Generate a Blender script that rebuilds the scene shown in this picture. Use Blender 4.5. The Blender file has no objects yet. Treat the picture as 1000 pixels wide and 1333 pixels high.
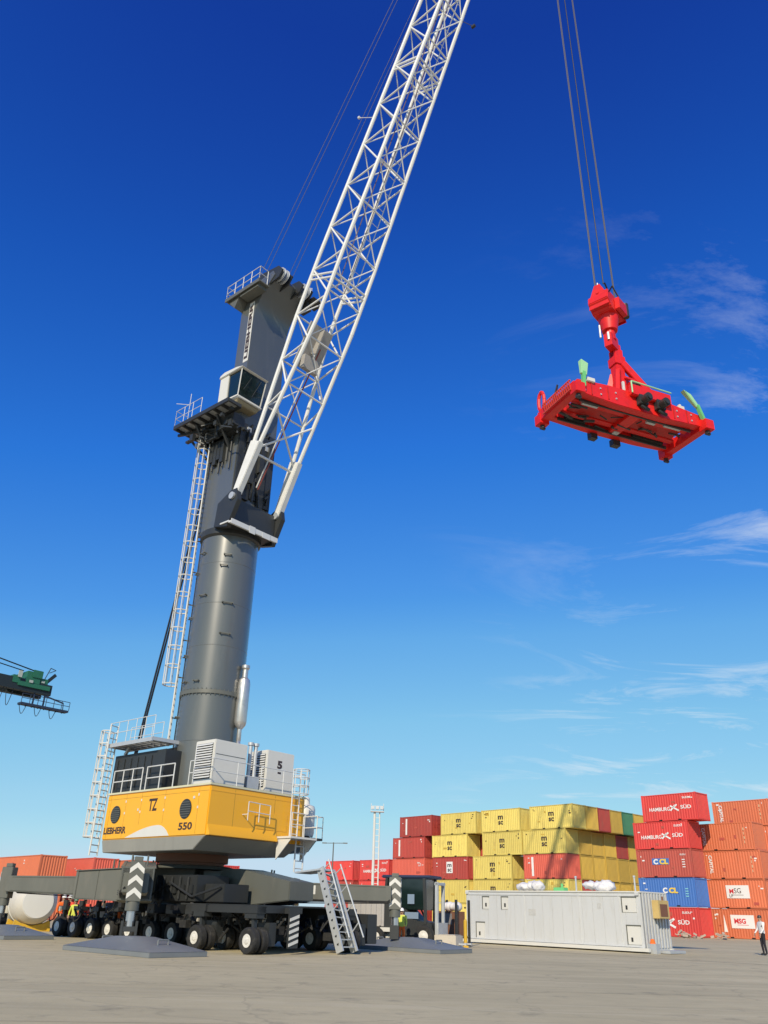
import bpy, bmesh, math, random
from mathutils import Vector, Matrix
random.seed(7)
S = bpy.context.scene
R = math.radians
sin, cos = math.sin, math.cos

# ------------------------------------------------------------------ camera
F_PX, HOR_Y, ROLL, EYE = 1050.0, 1186.0, R(1.7), 1.48
pitch = math.atan((HOR_Y - 666.5) * cos(ROLL) / F_PX)
fw = Vector((0, cos(pitch), sin(pitch)))
rt0 = Vector((1, 0, 0)); up0 = rt0.cross(fw)
rt = cos(ROLL) * rt0 + sin(ROLL) * up0
up = -sin(ROLL) * rt0 + cos(ROLL) * up0
cam_d = bpy.data.cameras.new("camera"); cam = bpy.data.objects.new("camera", cam_d)
S.collection.objects.link(cam)
M = Matrix((rt, up, -fw)).transposed().to_4x4(); M.translation = (0, 0, EYE)
cam.matrix_world = M
cam_d.sensor_fit = 'VERTICAL'; cam_d.sensor_height = 36.0; cam_d.lens = F_PX / 1333 * 36
cam_d.clip_start = 0.1; cam_d.clip_end = 6000
S.camera = cam
S.render.resolution_x = 768; S.render.resolution_y = 1024

# ------------------------------------------------------------------ light
SUN_AZ = Vector((0.262, 0.965, 0)).normalized()      # direction the shadows fall
SUN_EL = R(32)
world = bpy.data.worlds.new("World"); S.world = world; world.use_nodes = True
nt = world.node_tree; nt.nodes.clear()
def N(t, **k):
    n = nt.nodes.new(t)
    for a, b in k.items(): setattr(n, a, b)
    return n
SKY_R = ((0, .004), (.07, .0068), (.09, .0105), (.136, .025), (.216, .08), (.254, .13), (.376, .235), (.565, .337), (.644, .365), (1, .55))
SKY_G = ((0, .03), (.125, .045), (.158, .088), (.235, .18), (.366, .315), (.429, .405), (.604, .55), (.839, .65), (.88, .662), (1, .72))
SKY_B = ((0, .25), (.24, .32), (.302, .465), (.423, .675), (.61, .785), (.708, .807), (.896, .835), (.97, .85), (1, .86))
sky = N('ShaderNodeTexSky', sky_type='NISHITA', sun_disc=False, sun_elevation=SUN_EL)
sv = -SUN_AZ                                        # towards the sun
sky.sun_rotation = math.atan2(sv.x, sv.y)
sky.air_density = 1.0; sky.dust_density = 0.1; sky.ozone_density = 2.6; sky.altitude = 0
# the camera's strong blue rendition of the sky, the same over the whole dome
sc1 = N('ShaderNodeVectorMath', operation='SCALE'); sc1.inputs['Scale'].default_value = 0.125
nt.links.new(sky.outputs[0], sc1.inputs[0])
sepc = N('ShaderNodeSeparateXYZ'); nt.links.new(sc1.outputs[0], sepc.inputs[0]); cur = N('ShaderNodeCombineXYZ')
for ch, pts in enumerate((SKY_R, SKY_G, SKY_B)):
    rp_ = N('ShaderNodeValToRGB'); el = rp_.color_ramp.elements
    while len(el) < len(pts): el.new(0.5)
    for e_, (a_, b_) in zip(el, pts): e_.position = a_; e_.color = (b_, b_, b_, 1)
    nt.links.new(sepc.outputs[ch], rp_.inputs[0]); nt.links.new(rp_.outputs[0], cur.inputs[ch])
hs = N('ShaderNodeVectorMath', operation='SCALE'); hs.inputs['Scale'].default_value = 8.0
nt.links.new(cur.outputs[0], hs.inputs[0])
# thin cirrus: noise on a flat layer high above
tc = N('ShaderNodeTexCoord'); sep = N('ShaderNodeSeparateXYZ'); nt.links.new(tc.outputs['Generated'], sep.inputs[0])
def math_n(op, a, b=None, clamp=False):
    n = N('ShaderNodeMath', operation=op); n.use_clamp = clamp
    for i, v in enumerate((a, b)):
        if v is None: continue
        if isinstance(v, (int, float)): n.inputs[i].default_value = v
        else: nt.links.new(v, n.inputs[i])
    return n.outputs[0]
zz = math_n('ADD', math_n('MAXIMUM', sep.outputs[2], 0.0), 0.09)
px_ = math_n('DIVIDE', sep.outputs[0], zz); py_ = math_n('DIVIDE', sep.outputs[1], zz)
comb = N('ShaderNodeCombineXYZ'); nt.links.new(px_, comb.inputs[0]); nt.links.new(py_, comb.inputs[1])
mp = N('ShaderNodeMapping'); nt.links.new(comb.outputs[0], mp.inputs[0])
mp.inputs['Rotation'].default_value = (0, 0, R(-24)); mp.inputs['Scale'].default_value = (0.9, 1.6, 1)
mp.inputs['Location'].default_value = (3.3, 1.7, 0)
n1 = N('ShaderNodeTexNoise'); n1.inputs['Scale'].default_value = 1.5; n1.inputs['Detail'].default_value = 9
n1.inputs['Roughness'].default_value = 0.68; n1.inputs['Distortion'].default_value = 0.9
nt.links.new(mp.outputs[0], n1.inputs['Vector'])
n2 = N('ShaderNodeTexNoise'); n2.inputs['Scale'].default_value = 0.42; n2.inputs['Detail'].default_value = 3
mp2 = N('ShaderNodeMapping'); mp2.inputs['Location'].default_value = (1.2, 5.1, 0)
nt.links.new(comb.outputs[0], mp2.inputs[0]); nt.links.new(mp2.outputs[0], n2.inputs['Vector'])
r1 = N('ShaderNodeMapRange'); r1.inputs[1].default_value = 0.53; r1.inputs[2].default_value = 0.80
nt.links.new(n1.outputs[0], r1.inputs[0])
# the cirrus bank lies to the east (right) and thins out overhead
side = N('ShaderNodeMapRange'); side.interpolation_type = 'SMOOTHSTEP'; side.inputs[1].default_value = 0.05; side.inputs[2].default_value = 0.95
nt.links.new(math_n('ADD', px_, math_n('MULTIPLY', math_n('SUBTRACT', n2.outputs[0], 0.5), 1.6)), side.inputs[0])
cm = math_n('MULTIPLY', math_n('MULTIPLY', r1.outputs[0], side.outputs[0]), 0.85, True)
mixc = N('ShaderNodeMix', data_type='RGBA'); nt.links.new(cm, mixc.inputs[0])
nt.links.new(hs.outputs[0], mixc.inputs[6]); mixc.inputs[7].default_value = (6.4, 6.9, 7.3, 1)
bg = N('ShaderNodeBackground'); bg.inputs['Strength'].default_value = 0.125
nt.links.new(mixc.outputs[2], bg.inputs['Color'])
wo = N('ShaderNodeOutputWorld'); nt.links.new(bg.outputs[0], wo.inputs[0])

sun_d = bpy.data.lights.new("sun", 'SUN'); sun = bpy.data.objects.new("sun", sun_d); S.collection.objects.link(sun)
sun_d.energy = 4.2; sun_d.angle = R(0.4); sun_d.color = (1.0, 0.88, 0.68)
ld = Vector((SUN_AZ.x * cos(SUN_EL), SUN_AZ.y * cos(SUN_EL), -sin(SUN_EL)))
sun.rotation_euler = ld.to_track_quat('-Z', 'Y').to_euler(); sun.location = (-40, -70, 60)

S.render.engine = 'CYCLES'
S.view_settings.view_transform = 'Standard'; S.view_settings.look = 'None'
S.view_settings.gamma = 1; S.view_settings.use_curve_mapping = False
S.view_settings.exposure = 0.0

# ------------------------------------------------------------------ helpers
def ray(x, y): return fw + (x - 500) / F_PX * rt - (y - 666.5) / F_PX * up
def at(x, y, Y):                       # the point of the place seen in direction x, y that lies Y metres ahead
    r = ray(x, y); return Vector((0, 0, EYE)) + r * (Y / r.y)
def gnd(x, Y):                         # ground point at distance Y ahead, on the bearing of x at eye level
    p = at(x, HOR_Y + 0.03 * (x - 500) + 20, Y); return Vector((p.x, p.y, 0))

MATS = {}
def mat(name, col, rough=0.5, metal=0.0, var=0.12, scale=1.5, bump=0.0, bscale=30, dirt=0.0, dirtcol=(0.12, 0.09, 0.06),
        streak=False, spec=0.5, rnd=0.0, coat=0.0):
    if name in MATS: return MATS[name]
    m = bpy.data.materials.new(name); m.use_nodes = True; t = m.node_tree; b = t.nodes['Principled BSDF']
    def nn(k): return t.nodes.new(k)
    tcn = nn('ShaderNodeTexCoord'); no = nn('ShaderNodeTexNoise'); no.inputs['Scale'].default_value = scale
    no.inputs['Detail'].default_value = 5; no.inputs['Roughness'].default_value = 0.6
    info = nn('ShaderNodeObjectInfo')
    off = nn('ShaderNodeVectorMath'); off.operation = 'MULTIPLY_ADD'
    off.inputs[1].default_value = (1, 1, 0.22 if streak else 1)
    t.links.new(tcn.outputs['Object'], off.inputs[0])
    sc = nn('ShaderNodeVectorMath'); sc.operation = 'SCALE'; sc.inputs[0].default_value = (37, 11, 5)
    t.links.new(info.outputs['Random'], sc.inputs['Scale']); t.links.new(sc.outputs[0], off.inputs[2])
    t.links.new(off.outputs[0], no.inputs['Vector'])
    mx = nn('ShaderNodeMix'); mx.data_type = 'RGBA'
    c = Vector(col)
    mx.inputs[6].default_value = (*[max(0, v * (1 - var)) for v in c], 1)
    mx.inputs[7].default_value = (*[min(1, v * (1 + var)) for v in c], 1)
    t.links.new(no.outputs[0], mx.inputs[0]); out = mx.outputs[2]
    if rnd:
        h = nn('ShaderNodeHueSaturation'); mr = nn('ShaderNodeMapRange')
        mr.inputs[3].default_value = 1 - rnd; mr.inputs[4].default_value = 1 + rnd
        t.links.new(info.outputs['Random'], mr.inputs[0]); t.links.new(mr.outputs[0], h.inputs['Value'])
        t.links.new(out, h.inputs['Color']); out = h.outputs[0]
    if dirt:
        n3 = nn('ShaderNodeTexNoise'); n3.inputs['Scale'].default_value = scale * 2.3; n3.inputs['Detail'].default_value = 8
        n3.inputs['Roughness'].default_value = 0.7
        t.links.new(off.outputs[0], n3.inputs['Vector'])
        mr = nn('ShaderNodeMapRange'); mr.inputs[1].default_value = 0.52; mr.inputs[2].default_value = 0.78
        mr.inputs[4].default_value = dirt; t.links.new(n3.outputs[0], mr.inputs[0])
        m2 = nn('ShaderNodeMix'); m2.data_type = 'RGBA'; t.links.new(mr.outputs[0], m2.inputs[0])
        t.links.new(out, m2.inputs[6]); m2.inputs[7].default_value = (*dirtcol, 1); out = m2.outputs[2]
    t.links.new(out, b.inputs['Base Color'])
    rr = nn('ShaderNodeMapRange'); rr.inputs[3].default_value = max(0.05, rough - 0.08); rr.inputs[4].default_value = min(1, rough + 0.1)
    t.links.new(no.outputs[0], rr.inputs[0]); t.links.new(rr.outputs[0], b.inputs['Roughness'])
    b.inputs['Metallic'].default_value = metal; b.inputs['Specular IOR Level'].default_value = spec
    b.inputs['Coat Weight'].default_value = coat; b.inputs['Coat Roughness'].default_value = 0.22
    if bump:
        nb = nn('ShaderNodeTexNoise'); nb.inputs['Scale'].default_value = bscale; nb.inputs['Detail'].default_value = 4
        t.links.new(tcn.outputs['Object'], nb.inputs['Vector'])
        bp = nn('ShaderNodeBump'); bp.inputs['Strength'].default_value = bump; bp.inputs['Distance'].default_value = 0.02
        t.links.new(nb.outputs[0], bp.inputs['Height']); t.links.new(bp.outputs[0], b.inputs['Normal'])
    MATS[name] = m; return m

m_grey = mat('grey_paint', (0.118, 0.122, 0.105), 0.42, var=0.2, scale=0.8, dirt=0.4, dirtcol=(0.23, 0.2, 0.16), streak=True, bump=0.15, bscale=3)
m_tower = mat('tower_paint', (0.094, 0.102, 0.098), 0.42, var=0.16, scale=0.6, dirt=0.22, dirtcol=(0.20, 0.19, 0.17), streak=True, coat=1.0, spec=0.5, bump=0.06, bscale=1.2)
m_dark = mat('dark_paint', (0.03, 0.033, 0.034), 0.45, scale=1.2, dirt=0.2, dirtcol=(0.07, 0.06, 0.05))
m_black = mat('black_rubber', (0.02, 0.02, 0.02), 0.8, dirt=0.6, dirtcol=(0.11, 0.10, 0.08), scale=3)
m_yellow = mat('yellow_paint', (0.88, 0.43, 0.012), 0.34, var=0.05, scale=0.8, dirt=0.1, dirtcol=(0.5, 0.33, 0.08), streak=True, coat=0.2)
m_cream = mat('cream_edge', (0.62, 0.60, 0.42), 0.5)
m_white = mat('white_paint', (0.66, 0.65, 0.60), 0.4, var=0.05, dirt=0.12, dirtcol=(0.5, 0.46, 0.38), streak=True)
m_boom = mat('boom_white', (0.74, 0.74, 0.71), 0.42, var=0.1, dirt=0.4, dirtcol=(0.42, 0.38, 0.32), scale=2.5)
m_steel = mat('galvanised_steel', (0.52, 0.54, 0.55), 0.45, metal=0.35, scale=5)
m_rail = mat('railing_paint', (0.62, 0.63, 0.62), 0.45)
m_rope = mat('wire_rope', (0.12, 0.115, 0.11), 0.55, metal=0.3)
m_cable = mat('black_cable', (0.012, 0.014, 0.02), 0.5)
m_red = mat('spreader_red', (0.74, 0.014, 0.010), 0.46, var=0.18, dirt=0.6, dirtcol=(0.22, 0.02, 0.015), scale=2)
m_green = mat('flipper_green', (0.16, 0.55, 0.20), 0.45, dirt=0.2)
m_pale = mat('flipper_pale', (0.36, 0.68, 0.36), 0.5)
m_glass = mat('cab_glass', (0.008, 0.018, 0.016), 0.08, var=0.02, spec=0.8)
m_pad = mat('pad_steel', (0.185, 0.20, 0.205), 0.55, dirt=0.35, dirtcol=(0.27, 0.25, 0.21), scale=1.4)
m_rim = mat('rim_silver', (0.70, 0.68, 0.62), 0.5, var=0.3, scale=7, dirt=0.75, dirtcol=(.16, .13, .10))
m_text = mat('lettering_dark', (0.045, 0.03, 0.03), 0.6)
m_brown = mat('rusty_brown', (0.20, 0.09, 0.05), 0.7, dirt=0.4)
m_orange = mat('hi_vis_orange', (0.85, 0.16, 0.02), 0.8)
m_chrome = mat('chrome_rod', (0.6, 0.62, 0.64), 0.2, metal=0.9)
m_silver = mat('muffler_silver', (0.58, 0.57, 0.54), 0.32, metal=0.7, dirt=0.3)

class MB:
    """collects shapes into one mesh"""
    def __init__(s): s.v = []; s.f = []; s.m = []
    def add(s, vs, fs, m=0):
        o = len(s.v); s.v += [tuple(v) for v in vs]; s.f += [tuple(i + o for i in f) for f in fs]; s.m += [m] * len(fs); return s
    def bx(s, x0, x1, y0, y1, z0, z1, m=0):
        vs = [(x, y, z) for z in (z0, z1) for y in (y0, y1) for x in (x0, x1)]
        return s.add(vs, [(0, 2, 3, 1), (4, 5, 7, 6), (0, 1, 5, 4), (2, 6, 7, 3), (0, 4, 6, 2), (1, 3, 7, 5)], m)
    def hexa(s, lo, hi, m=0):          # two quads of four points each
        return s.add(list(lo) + list(hi), [(3, 2, 1, 0), (4, 5, 6, 7), (0, 1, 5, 4), (1, 2, 6, 5), (2, 3, 7, 6), (3, 0, 4, 7)], m)
    def beam(s, a, b, w, h, m=0, w2=None, h2=None, upv=(0, 0, 1)):
        a = Vector(a); b = Vector(b); d = (b - a).normalized(); u = Vector(upv)
        if abs(d.dot(u)) > 0.99: u = Vector((1, 0, 0))
        sd = d.cross(u).normalized(); u2 = sd.cross(d).normalized()
        w2 = w if w2 is None else w2; h2 = h if h2 is None else h2
        q = lambda p, w, h: [p + sd * w / 2 * i + u2 * h / 2 * j for i, j in ((-1, -1), (1, -1), (1, 1), (-1, 1))]
        return s.hexa(q(a, w, h), q(b, w2, h2), m)
    def tube(s, a, b, r, n=8, m=0, r2=None, cap=True):
        a = Vector(a); b = Vector(b); d = (b - a).normalized()
        u = Vector((0, 0, 1)) if abs(d.z) < 0.9 else Vector((1, 0, 0))
        e1 = d.cross(u).normalized(); e2 = d.cross(e1); r2 = r if r2 is None else r2
        vs = [a + (e1 * cos(2 * math.pi * i / n) + e2 * sin(2 * math.pi * i / n)) * r for i in range(n)]
        vs += [b + (e1 * cos(2 * math.pi * i / n) + e2 * sin(2 * math.pi * i / n)) * r2 for i in range(n)]
        fs = [(i, (i + 1) % n, n + (i + 1) % n, n + i) for i in range(n)]
        if cap: fs += [tuple(reversed(range(n))), tuple(range(n, 2 * n))]
        return s.add(vs, fs, m)
    def path(s, pts, r, n=6, m=0):
        for a, b in zip(pts, pts[1:]): s.tube(a, b, r, n, m)
        return s
    def lathe(s, prof, n=24, m=0, o=(0, 0, 0), ax='z'):   # prof: (radius, height)
        o = Vector(o); vs = []; k = len(prof)
        for r, h in prof:
            for i in range(n):
                c, q = r * cos(2 * math.pi * i / n), r * sin(2 * math.pi * i / n)
                p = (c, q, h) if ax == 'z' else ((c, h, -q) if ax == 'y' else (h, c, q))
                vs.append(o + Vector(p))
        fs = [(j * n + i, j * n + (i + 1) % n, (j + 1) * n + (i + 1) % n, (j + 1) * n + i) for j in range(k - 1) for i in range(n)]
        fs += [tuple(reversed(range(n))), tuple(range((k - 1) * n, k * n))]
        return s.add(vs, fs, m)
    def prism(s, poly, lo, hi, ax='y', m=0):              # poly in the two other axes
        f = {'y': lambda a, b, t: (a, t, b), 'x': lambda a, b, t: (t, a, b), 'z': lambda a, b, t: (a, b, t)}[ax]
        n = len(poly); vs = [f(a, b, lo) for a, b in poly] + [f(a, b, hi) for a, b in poly]
        fs = [(i, (i + 1) % n, n + (i + 1) % n, n + i) for i in range(n)] + [tuple(reversed(range(n))), tuple(range(n, 2 * n))]
        return s.add(vs, fs, m)
    def mesh(s, name, bevel=0):
        me = bpy.data.meshes.new(name); me.from_pydata(s.v, [], s.f)
        me.polygons.foreach_set('material_index', s.m); me.update()
        bm = bmesh.new(); bm.from_mesh(me); bmesh.ops.recalc_face_normals(bm, faces=bm.faces)
        if bevel:
            es = [e for e in bm.edges if e.is_manifold and e.calc_face_angle(0) > 0.6]
            bmesh.ops.bevel(bm, geom=es, offset=bevel, segments=2, affect='EDGES', clamp_overlap=True)
        bm.to_mesh(me); bm.free()
        me.polygons.foreach_set('use_smooth', [True] * len(me.polygons)); me.set_sharp_from_angle(angle=R(32)); me.update()
        return me
    def obj(s, name, mats, parent=None, bevel=0, loc=(0, 0, 0), rot=(0, 0, 0)):
        me = s.mesh(name, bevel); return place(name, me, mats, parent, loc, rot)

def place(name, me, mats, parent=None, loc=(0, 0, 0), rot=(0, 0, 0)):
    if not isinstance(mats, (list, tuple)): mats = [mats]
    o = bpy.data.objects.new(name, me); S.collection.objects.link(o)
    while len(me.materials) < len(mats): me.materials.append(None)
    for i, m in enumerate(mats):
        o.material_slots[i].link = 'OBJECT'; o.material_slots[i].material = m
    o.parent = parent; o.location = loc; o.rotation_euler = rot
    return o
def tag(o, label, cat, group=None):
    o['label'] = label; o['category'] = cat
    if group: o['group'] = group
    return o
def thing(name, label, cat, loc=(0, 0, 0), yaw=0, group=None):
    o = bpy.data.objects.new(name, None); S.collection.objects.link(o)
    o.location = loc; o.rotation_euler = (0, 0, yaw); o.empty_display_size = 0.3
    return tag(o, label, cat, group)
def struct(o): o['kind'] = 'structure'; return o

TXT = {}
def text_mesh(s, bold=0.012, ext=0.004):
    k = (s, bold)
    if k in TXT: return TXT[k]
    cu = bpy.data.curves.new('lettering', 'FONT'); cu.body = s; cu.size = 1.0; cu.offset = bold; cu.extrude = ext
    cu.align_x = 'CENTER'; cu.align_y = 'CENTER'; cu.resolution_u = 3
    to = bpy.data.objects.new('lettering_tmp', cu); S.collection.objects.link(to)
    dg = bpy.context.evaluated_depsgraph_get()
    me = bpy.data.meshes.new_from_object(to.evaluated_get(dg)); me.name = 'lettering'
    bpy.data.objects.remove(to); TXT[k] = me
    while len(me.materials) < 1: me.materials.append(None)
    return me
def text(s, parent, m, loc, face, h, w=None, roll=0.0, bold=0.012):
    """raised lettering; face = '-y', '+x' ...; h letter height, w total width"""
    me = text_mesh(s, bold)
    o = place('lettering', me, m, parent, loc)
    xs = [v.co.x for v in me.vertices]; ys = [v.co.y for v in me.vertices]
    sx0 = max(xs) - min(xs); sy0 = max(ys) - min(ys)
    sy = h / sy0; sx = (w / sx0) if w else sy
    rz = {'-y': 0, '+x': math.pi / 2, '+y': math.pi, '-x': -math.pi / 2}[face]
    Mx = Matrix.Rotation(rz, 4, 'Z') @ Matrix.Rotation(math.pi / 2, 4, 'X') @ Matrix.Rotation(roll, 4, 'Z') @ Matrix.Diagonal((sx, sy, 1, 1))
    o.matrix_basis = Matrix.Translation(loc) @ Mx
    return o
def railing(mb, pts, h=1.0, r=0.022, step=1.3, mids=(0.5,), m=0):
    for a, b in zip(pts, pts[1:]):
        a = Vector(a); b = Vector(b); n = max(1, round((b - a).length / step))
        for i in range(n + 1):
            p = a.lerp(b, i / n); mb.tube(p, p + Vector((0, 0, h)), r, 6, m)
        for k in (*[h * q for q in mids], h):
            mb.tube(a + Vector((0, 0, k)), b + Vector((0, 0, k)), r, 6, m)
UNIT = None
def rod(name, a, b, r, m, parent, n=8):
    global UNIT
    if UNIT is None: UNIT = MB().tube((0, 0, 0), (0, 0, 1), 1, 8).mesh('round_bar')
    o = place(name, UNIT, m, parent)
    a = Vector(a); b = Vector(b); d = b - a
    o.matrix_basis = Matrix.Translation(a) @ d.to_track_quat('Z', 'Y').to_matrix().to_4x4() @ Matrix.Diagonal((r, r, d.length, 1))
    return o

# ------------------------------------------------------------------ ground
def ground_material():
    m = bpy.data.materials.new('concrete_yard'); m.use_nodes = True; t = m.node_tree; b = t.nodes['Principled BSDF']
    nn = t.nodes.new; L = t.links.new
    tcn = nn('ShaderNodeTexCoord')
    def noise(scale, detail=6, rough=0.6, mapsc=None, rot=0):
        n = nn('ShaderNodeTexNoise'); n.inputs['Scale'].default_value = scale; n.inputs['Detail'].default_value = detail
        n.inputs['Roughness'].default_value = rough
        if mapsc:
            mpn = nn('ShaderNodeMapping'); mpn.inputs['Scale'].default_value = mapsc; mpn.inputs['Rotation'].default_value = (0, 0, rot)
            L(tcn.outputs['Object'], mpn.inputs[0]); L(mpn.outputs[0], n.inputs['Vector'])
        else: L(tcn.outputs['Object'], n.inputs['Vector'])
        return n.outputs[0]
    def ramp(v, a, b_, lo, hi):
        r = nn('ShaderNodeMapRange'); r.inputs[1].default_value = a; r.inputs[2].default_value = b_
        r.inputs[3].default_value = lo; r.inputs[4].default_value = hi; L(v, r.inputs[0]); return r.outputs[0]
    def mix(f, a, c):
        x = nn('ShaderNodeMix'); x.data_type = 'RGBA'; L(f, x.inputs[0])
        if isinstance(a, tuple): x.inputs[6].default_value = (*a, 1)
        else: L(a, x.inputs[6])
        x.inputs[7].default_value = (*c, 1); return x.outputs[2]
    c = mix(ramp(noise(0.12, 5), 0.3, 0.7, 0, 1), (0.46, 0.39, 0.225), (0.585, 0.495, 0.295))
    c = mix(ramp(noise(1.6, 9, 0.75), 0.46, 0.75, 0, 0.5), c, (0.385, 0.325, 0.19))
    c = mix(ramp(noise(0.35, 8, 0.7, (0.12, 1.6, 1), R(8)), 0.47, 0.68, 0, 0.6), c, (0.365, 0.31, 0.185))   # tyre marks and drag lines
    c = mix(ramp(noise(0.5, 8, 0.75, (0.06, 2.4, 1), R(-6)), 0.53, 0.66, 0, 0.6), c, (0.61, 0.525, 0.34))
    c = mix(ramp(noise(0.9, 7, 0.65), 0.58, 0.70, 0, 0.6), c, (0.22, 0.19, 0.125))
    c = mix(ramp(noise(22, 4, 0.8), 0.55, 0.8, 0, 0.45), c, (0.24, 0.205, 0.13))
    vo = nn('ShaderNodeTexVoronoi'); vo.feature = 'DISTANCE_TO_EDGE'; vo.inputs['Scale'].default_value = 0.22
    wn = nn('ShaderNodeTexNoise'); wn.inputs['Scale'].default_value = 0.8; wn.inputs['Detail'].default_value = 6; L(tcn.outputs['Object'], wn.inputs['Vector'])
    ad = nn('ShaderNodeVectorMath'); ad.operation = 'MULTIPLY_ADD'; ad.inputs[1].default_value = (1.6, 1.6, 0); L(wn.outputs['Color'], ad.inputs[0]); L(tcn.outputs['Object'], ad.inputs[2])
    L(ad.outputs[0], vo.inputs['Vector'])
    c = mix(ramp(vo.outputs['Distance'], 0.0, 0.008, 0.3, 0), c, (0.2, 0.17, 0.115))
    L(c, b.inputs['Base Color']); b.inputs['Roughness'].default_value = 0.85
    bp = nn('ShaderNodeBump'); bp.inputs['Strength'].default_value = 0.35; bp.inputs['Distance'].default_value = 0.03
    L(noise(9, 8, 0.7), bp.inputs['Height']); L(bp.outputs[0], b.inputs['Normal'])
    return m
g = MB()
g.add([(-3000, -3000, 0), (3000, -3000, 0), (3000, 3000, 0), (-3000, 3000, 0)], [(0, 1, 2, 3)])
ground = struct(g.obj('ground', ground_material()))
# slab joints of the yard: narrow sealed grooves, and the sunken crane rail
m_joint = mat('joint_sealant', (0.33, 0.28, 0.18), 0.9)
jb = MB()
YARD = R(-48)
def strip(mb, a, b, w, z, m=0):
    a = Vector((*a, z)); b = Vector((*b, z)); sd = (b - a).normalized().cross(Vector((0, 0, 1))) * w / 2
    mb.add([a - sd, a + sd, b + sd, b - sd], [(0, 1, 2, 3)], m)
for k in range(-6, 14):
    for ang, o in ((R(7), 6.0),):
        d = Vector((cos(ang), sin(ang))); nrm = Vector((-d.y, d.x)) * (k * o + 1.5)
        strip(jb, nrm - d * 90, nrm + d * 150, 0.022, 0.004)
struct(jb.obj('slab_joints', m_joint))
rl = MB()
pA, pB = gnd(560, 46.5), gnd(1000, 35.5); dd = (pB - pA).normalized()
strip(rl, (pA - dd * 5).xy, (pB + dd * 40).xy, 0.09, 0.008)
struct(rl.obj('rail_groove', mat('groove_dark', (0.06, 0.055, 0.05), 0.8)))

# ------------------------------------------------------------------ shipping containers
CH, CW, CL = 2.59, 2.44, 6.06
CM = {}
def corrug(x0, x1, y, depth, z0, z1, pitch, axis='x', sgn=-1):
    mb = MB(); n = max(3, round((x1 - x0) / pitch)); p = (x1 - x0) / n; pts = []
    for i in range(n):
        a = x0 + i * p
        pts += [(a, 0), (a + p * .32, 0), (a + p * .5, depth), (a + p * .82, depth)]
    pts.append((x1, 0)); vs = []
    for a, d in pts:
        o = y - sgn * d
        vs += [(a, o, z0), (a, o, z1)] if axis == 'x' else [(o, a, z0), (o, a, z1)]
    fs = [(2 * i, 2 * i + 2, 2 * i + 3, 2 * i + 1) for i in range(len(pts) - 1)]
    return mb.add(vs, fs)
def container_meshes(L):
    if L in CM: return CM[L]
    h, w, l = CH, CW / 2, L / 2
    d = {}
    d['side_panel'] = corrug(-l + .13, l - .13, -w + .012, .036, .15, h - .11, .275).mesh('side_panel')
    d['back_panel'] = corrug(-l + .13, l - .13, w - .012, .036, .15, h - .11, .275, sgn=1).mesh('side_panel')
    d['end_panel'] = corrug(-w + .12, w - .12, l - .02, .045, .15, h - .11, .245, 'y', 1).mesh('end_panel')
    fr = MB()
    for sx in (-1, 1):
        for sy in (-1, 1):
            x, y = sx * l, sy * w
            fr.bx(min(x, x - sx * .13), max(x, x - sx * .13), min(y, y - sy * .12), max(y, y - sy * .12), .12, h - .12)
            for z0 in (0, h - .12):
                fr.bx(min(x + sx * .004, x - sx * .175), max(x + sx * .004, x - sx * .175), min(y + sy * .004, y - sy * .165), max(y + sy * .004, y - sy * .165), z0, z0 + .12)
    for sy in (-1, 1):
        y = sy * w
        fr.bx(-l + .17, l - .17, min(y, y - sy * .08), max(y, y - sy * .08), .03, .16)
        fr.bx(-l + .17, l - .17, min(y, y - sy * .07), max(y, y - sy * .07), h - .10, h - .03)
        for c in (-1.05, 1.05) if L < 9 else ():
            fr.bx(c - .18, c + .18, min(y + sy * .003, y - sy * .05), max(y + sy * .003, y - sy * .05), .035, .15, 1)
    for sx in (-1, 1):
        x = sx * l
        fr.bx(min(x, x - sx * .1), max(x, x - sx * .1), -w + .16, w - .16, .03, .16)
        fr.bx(min(x, x - sx * .1), max(x, x - sx * .1), -w + .16, w - .16, h - .12, h - .02)
    d['frame'] = fr.mesh('frame')
    rf = MB(); rf.bx(-l + .05, l - .05, -w + .05, w - .05, h - .055, h - .02); rf.bx(-l + .1, l - .1, -w + .1, w - .1, .05, .12)
    d['roof'] = rf.mesh('roof')
    dr = MB(); dr.bx(-.045, 0, -w + .12, -.006, .17, h - .13)
    for k in range(4): dr.bx(0, .014, -w + .17, -.04, .32 + k * .53, .32 + k * .53 + .36)
    d['door'] = dr.mesh('door')
    lb = MB()
    for y in (-w + .4, -.32):
        lb.tube((.04, y, .1), (.04, y, h - .08), .02, 6)
        for z in (.35, 1.2, 2.0): lb.bx(.0, .05, y - .06, y + .06, z, z + .07)
        lb.bx(.03, .06, y - .02, y + .3, 1.08, 1.12)
    d['locking_bars'] = lb.mesh('locking_bars')
    CM[L] = d; return d
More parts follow.
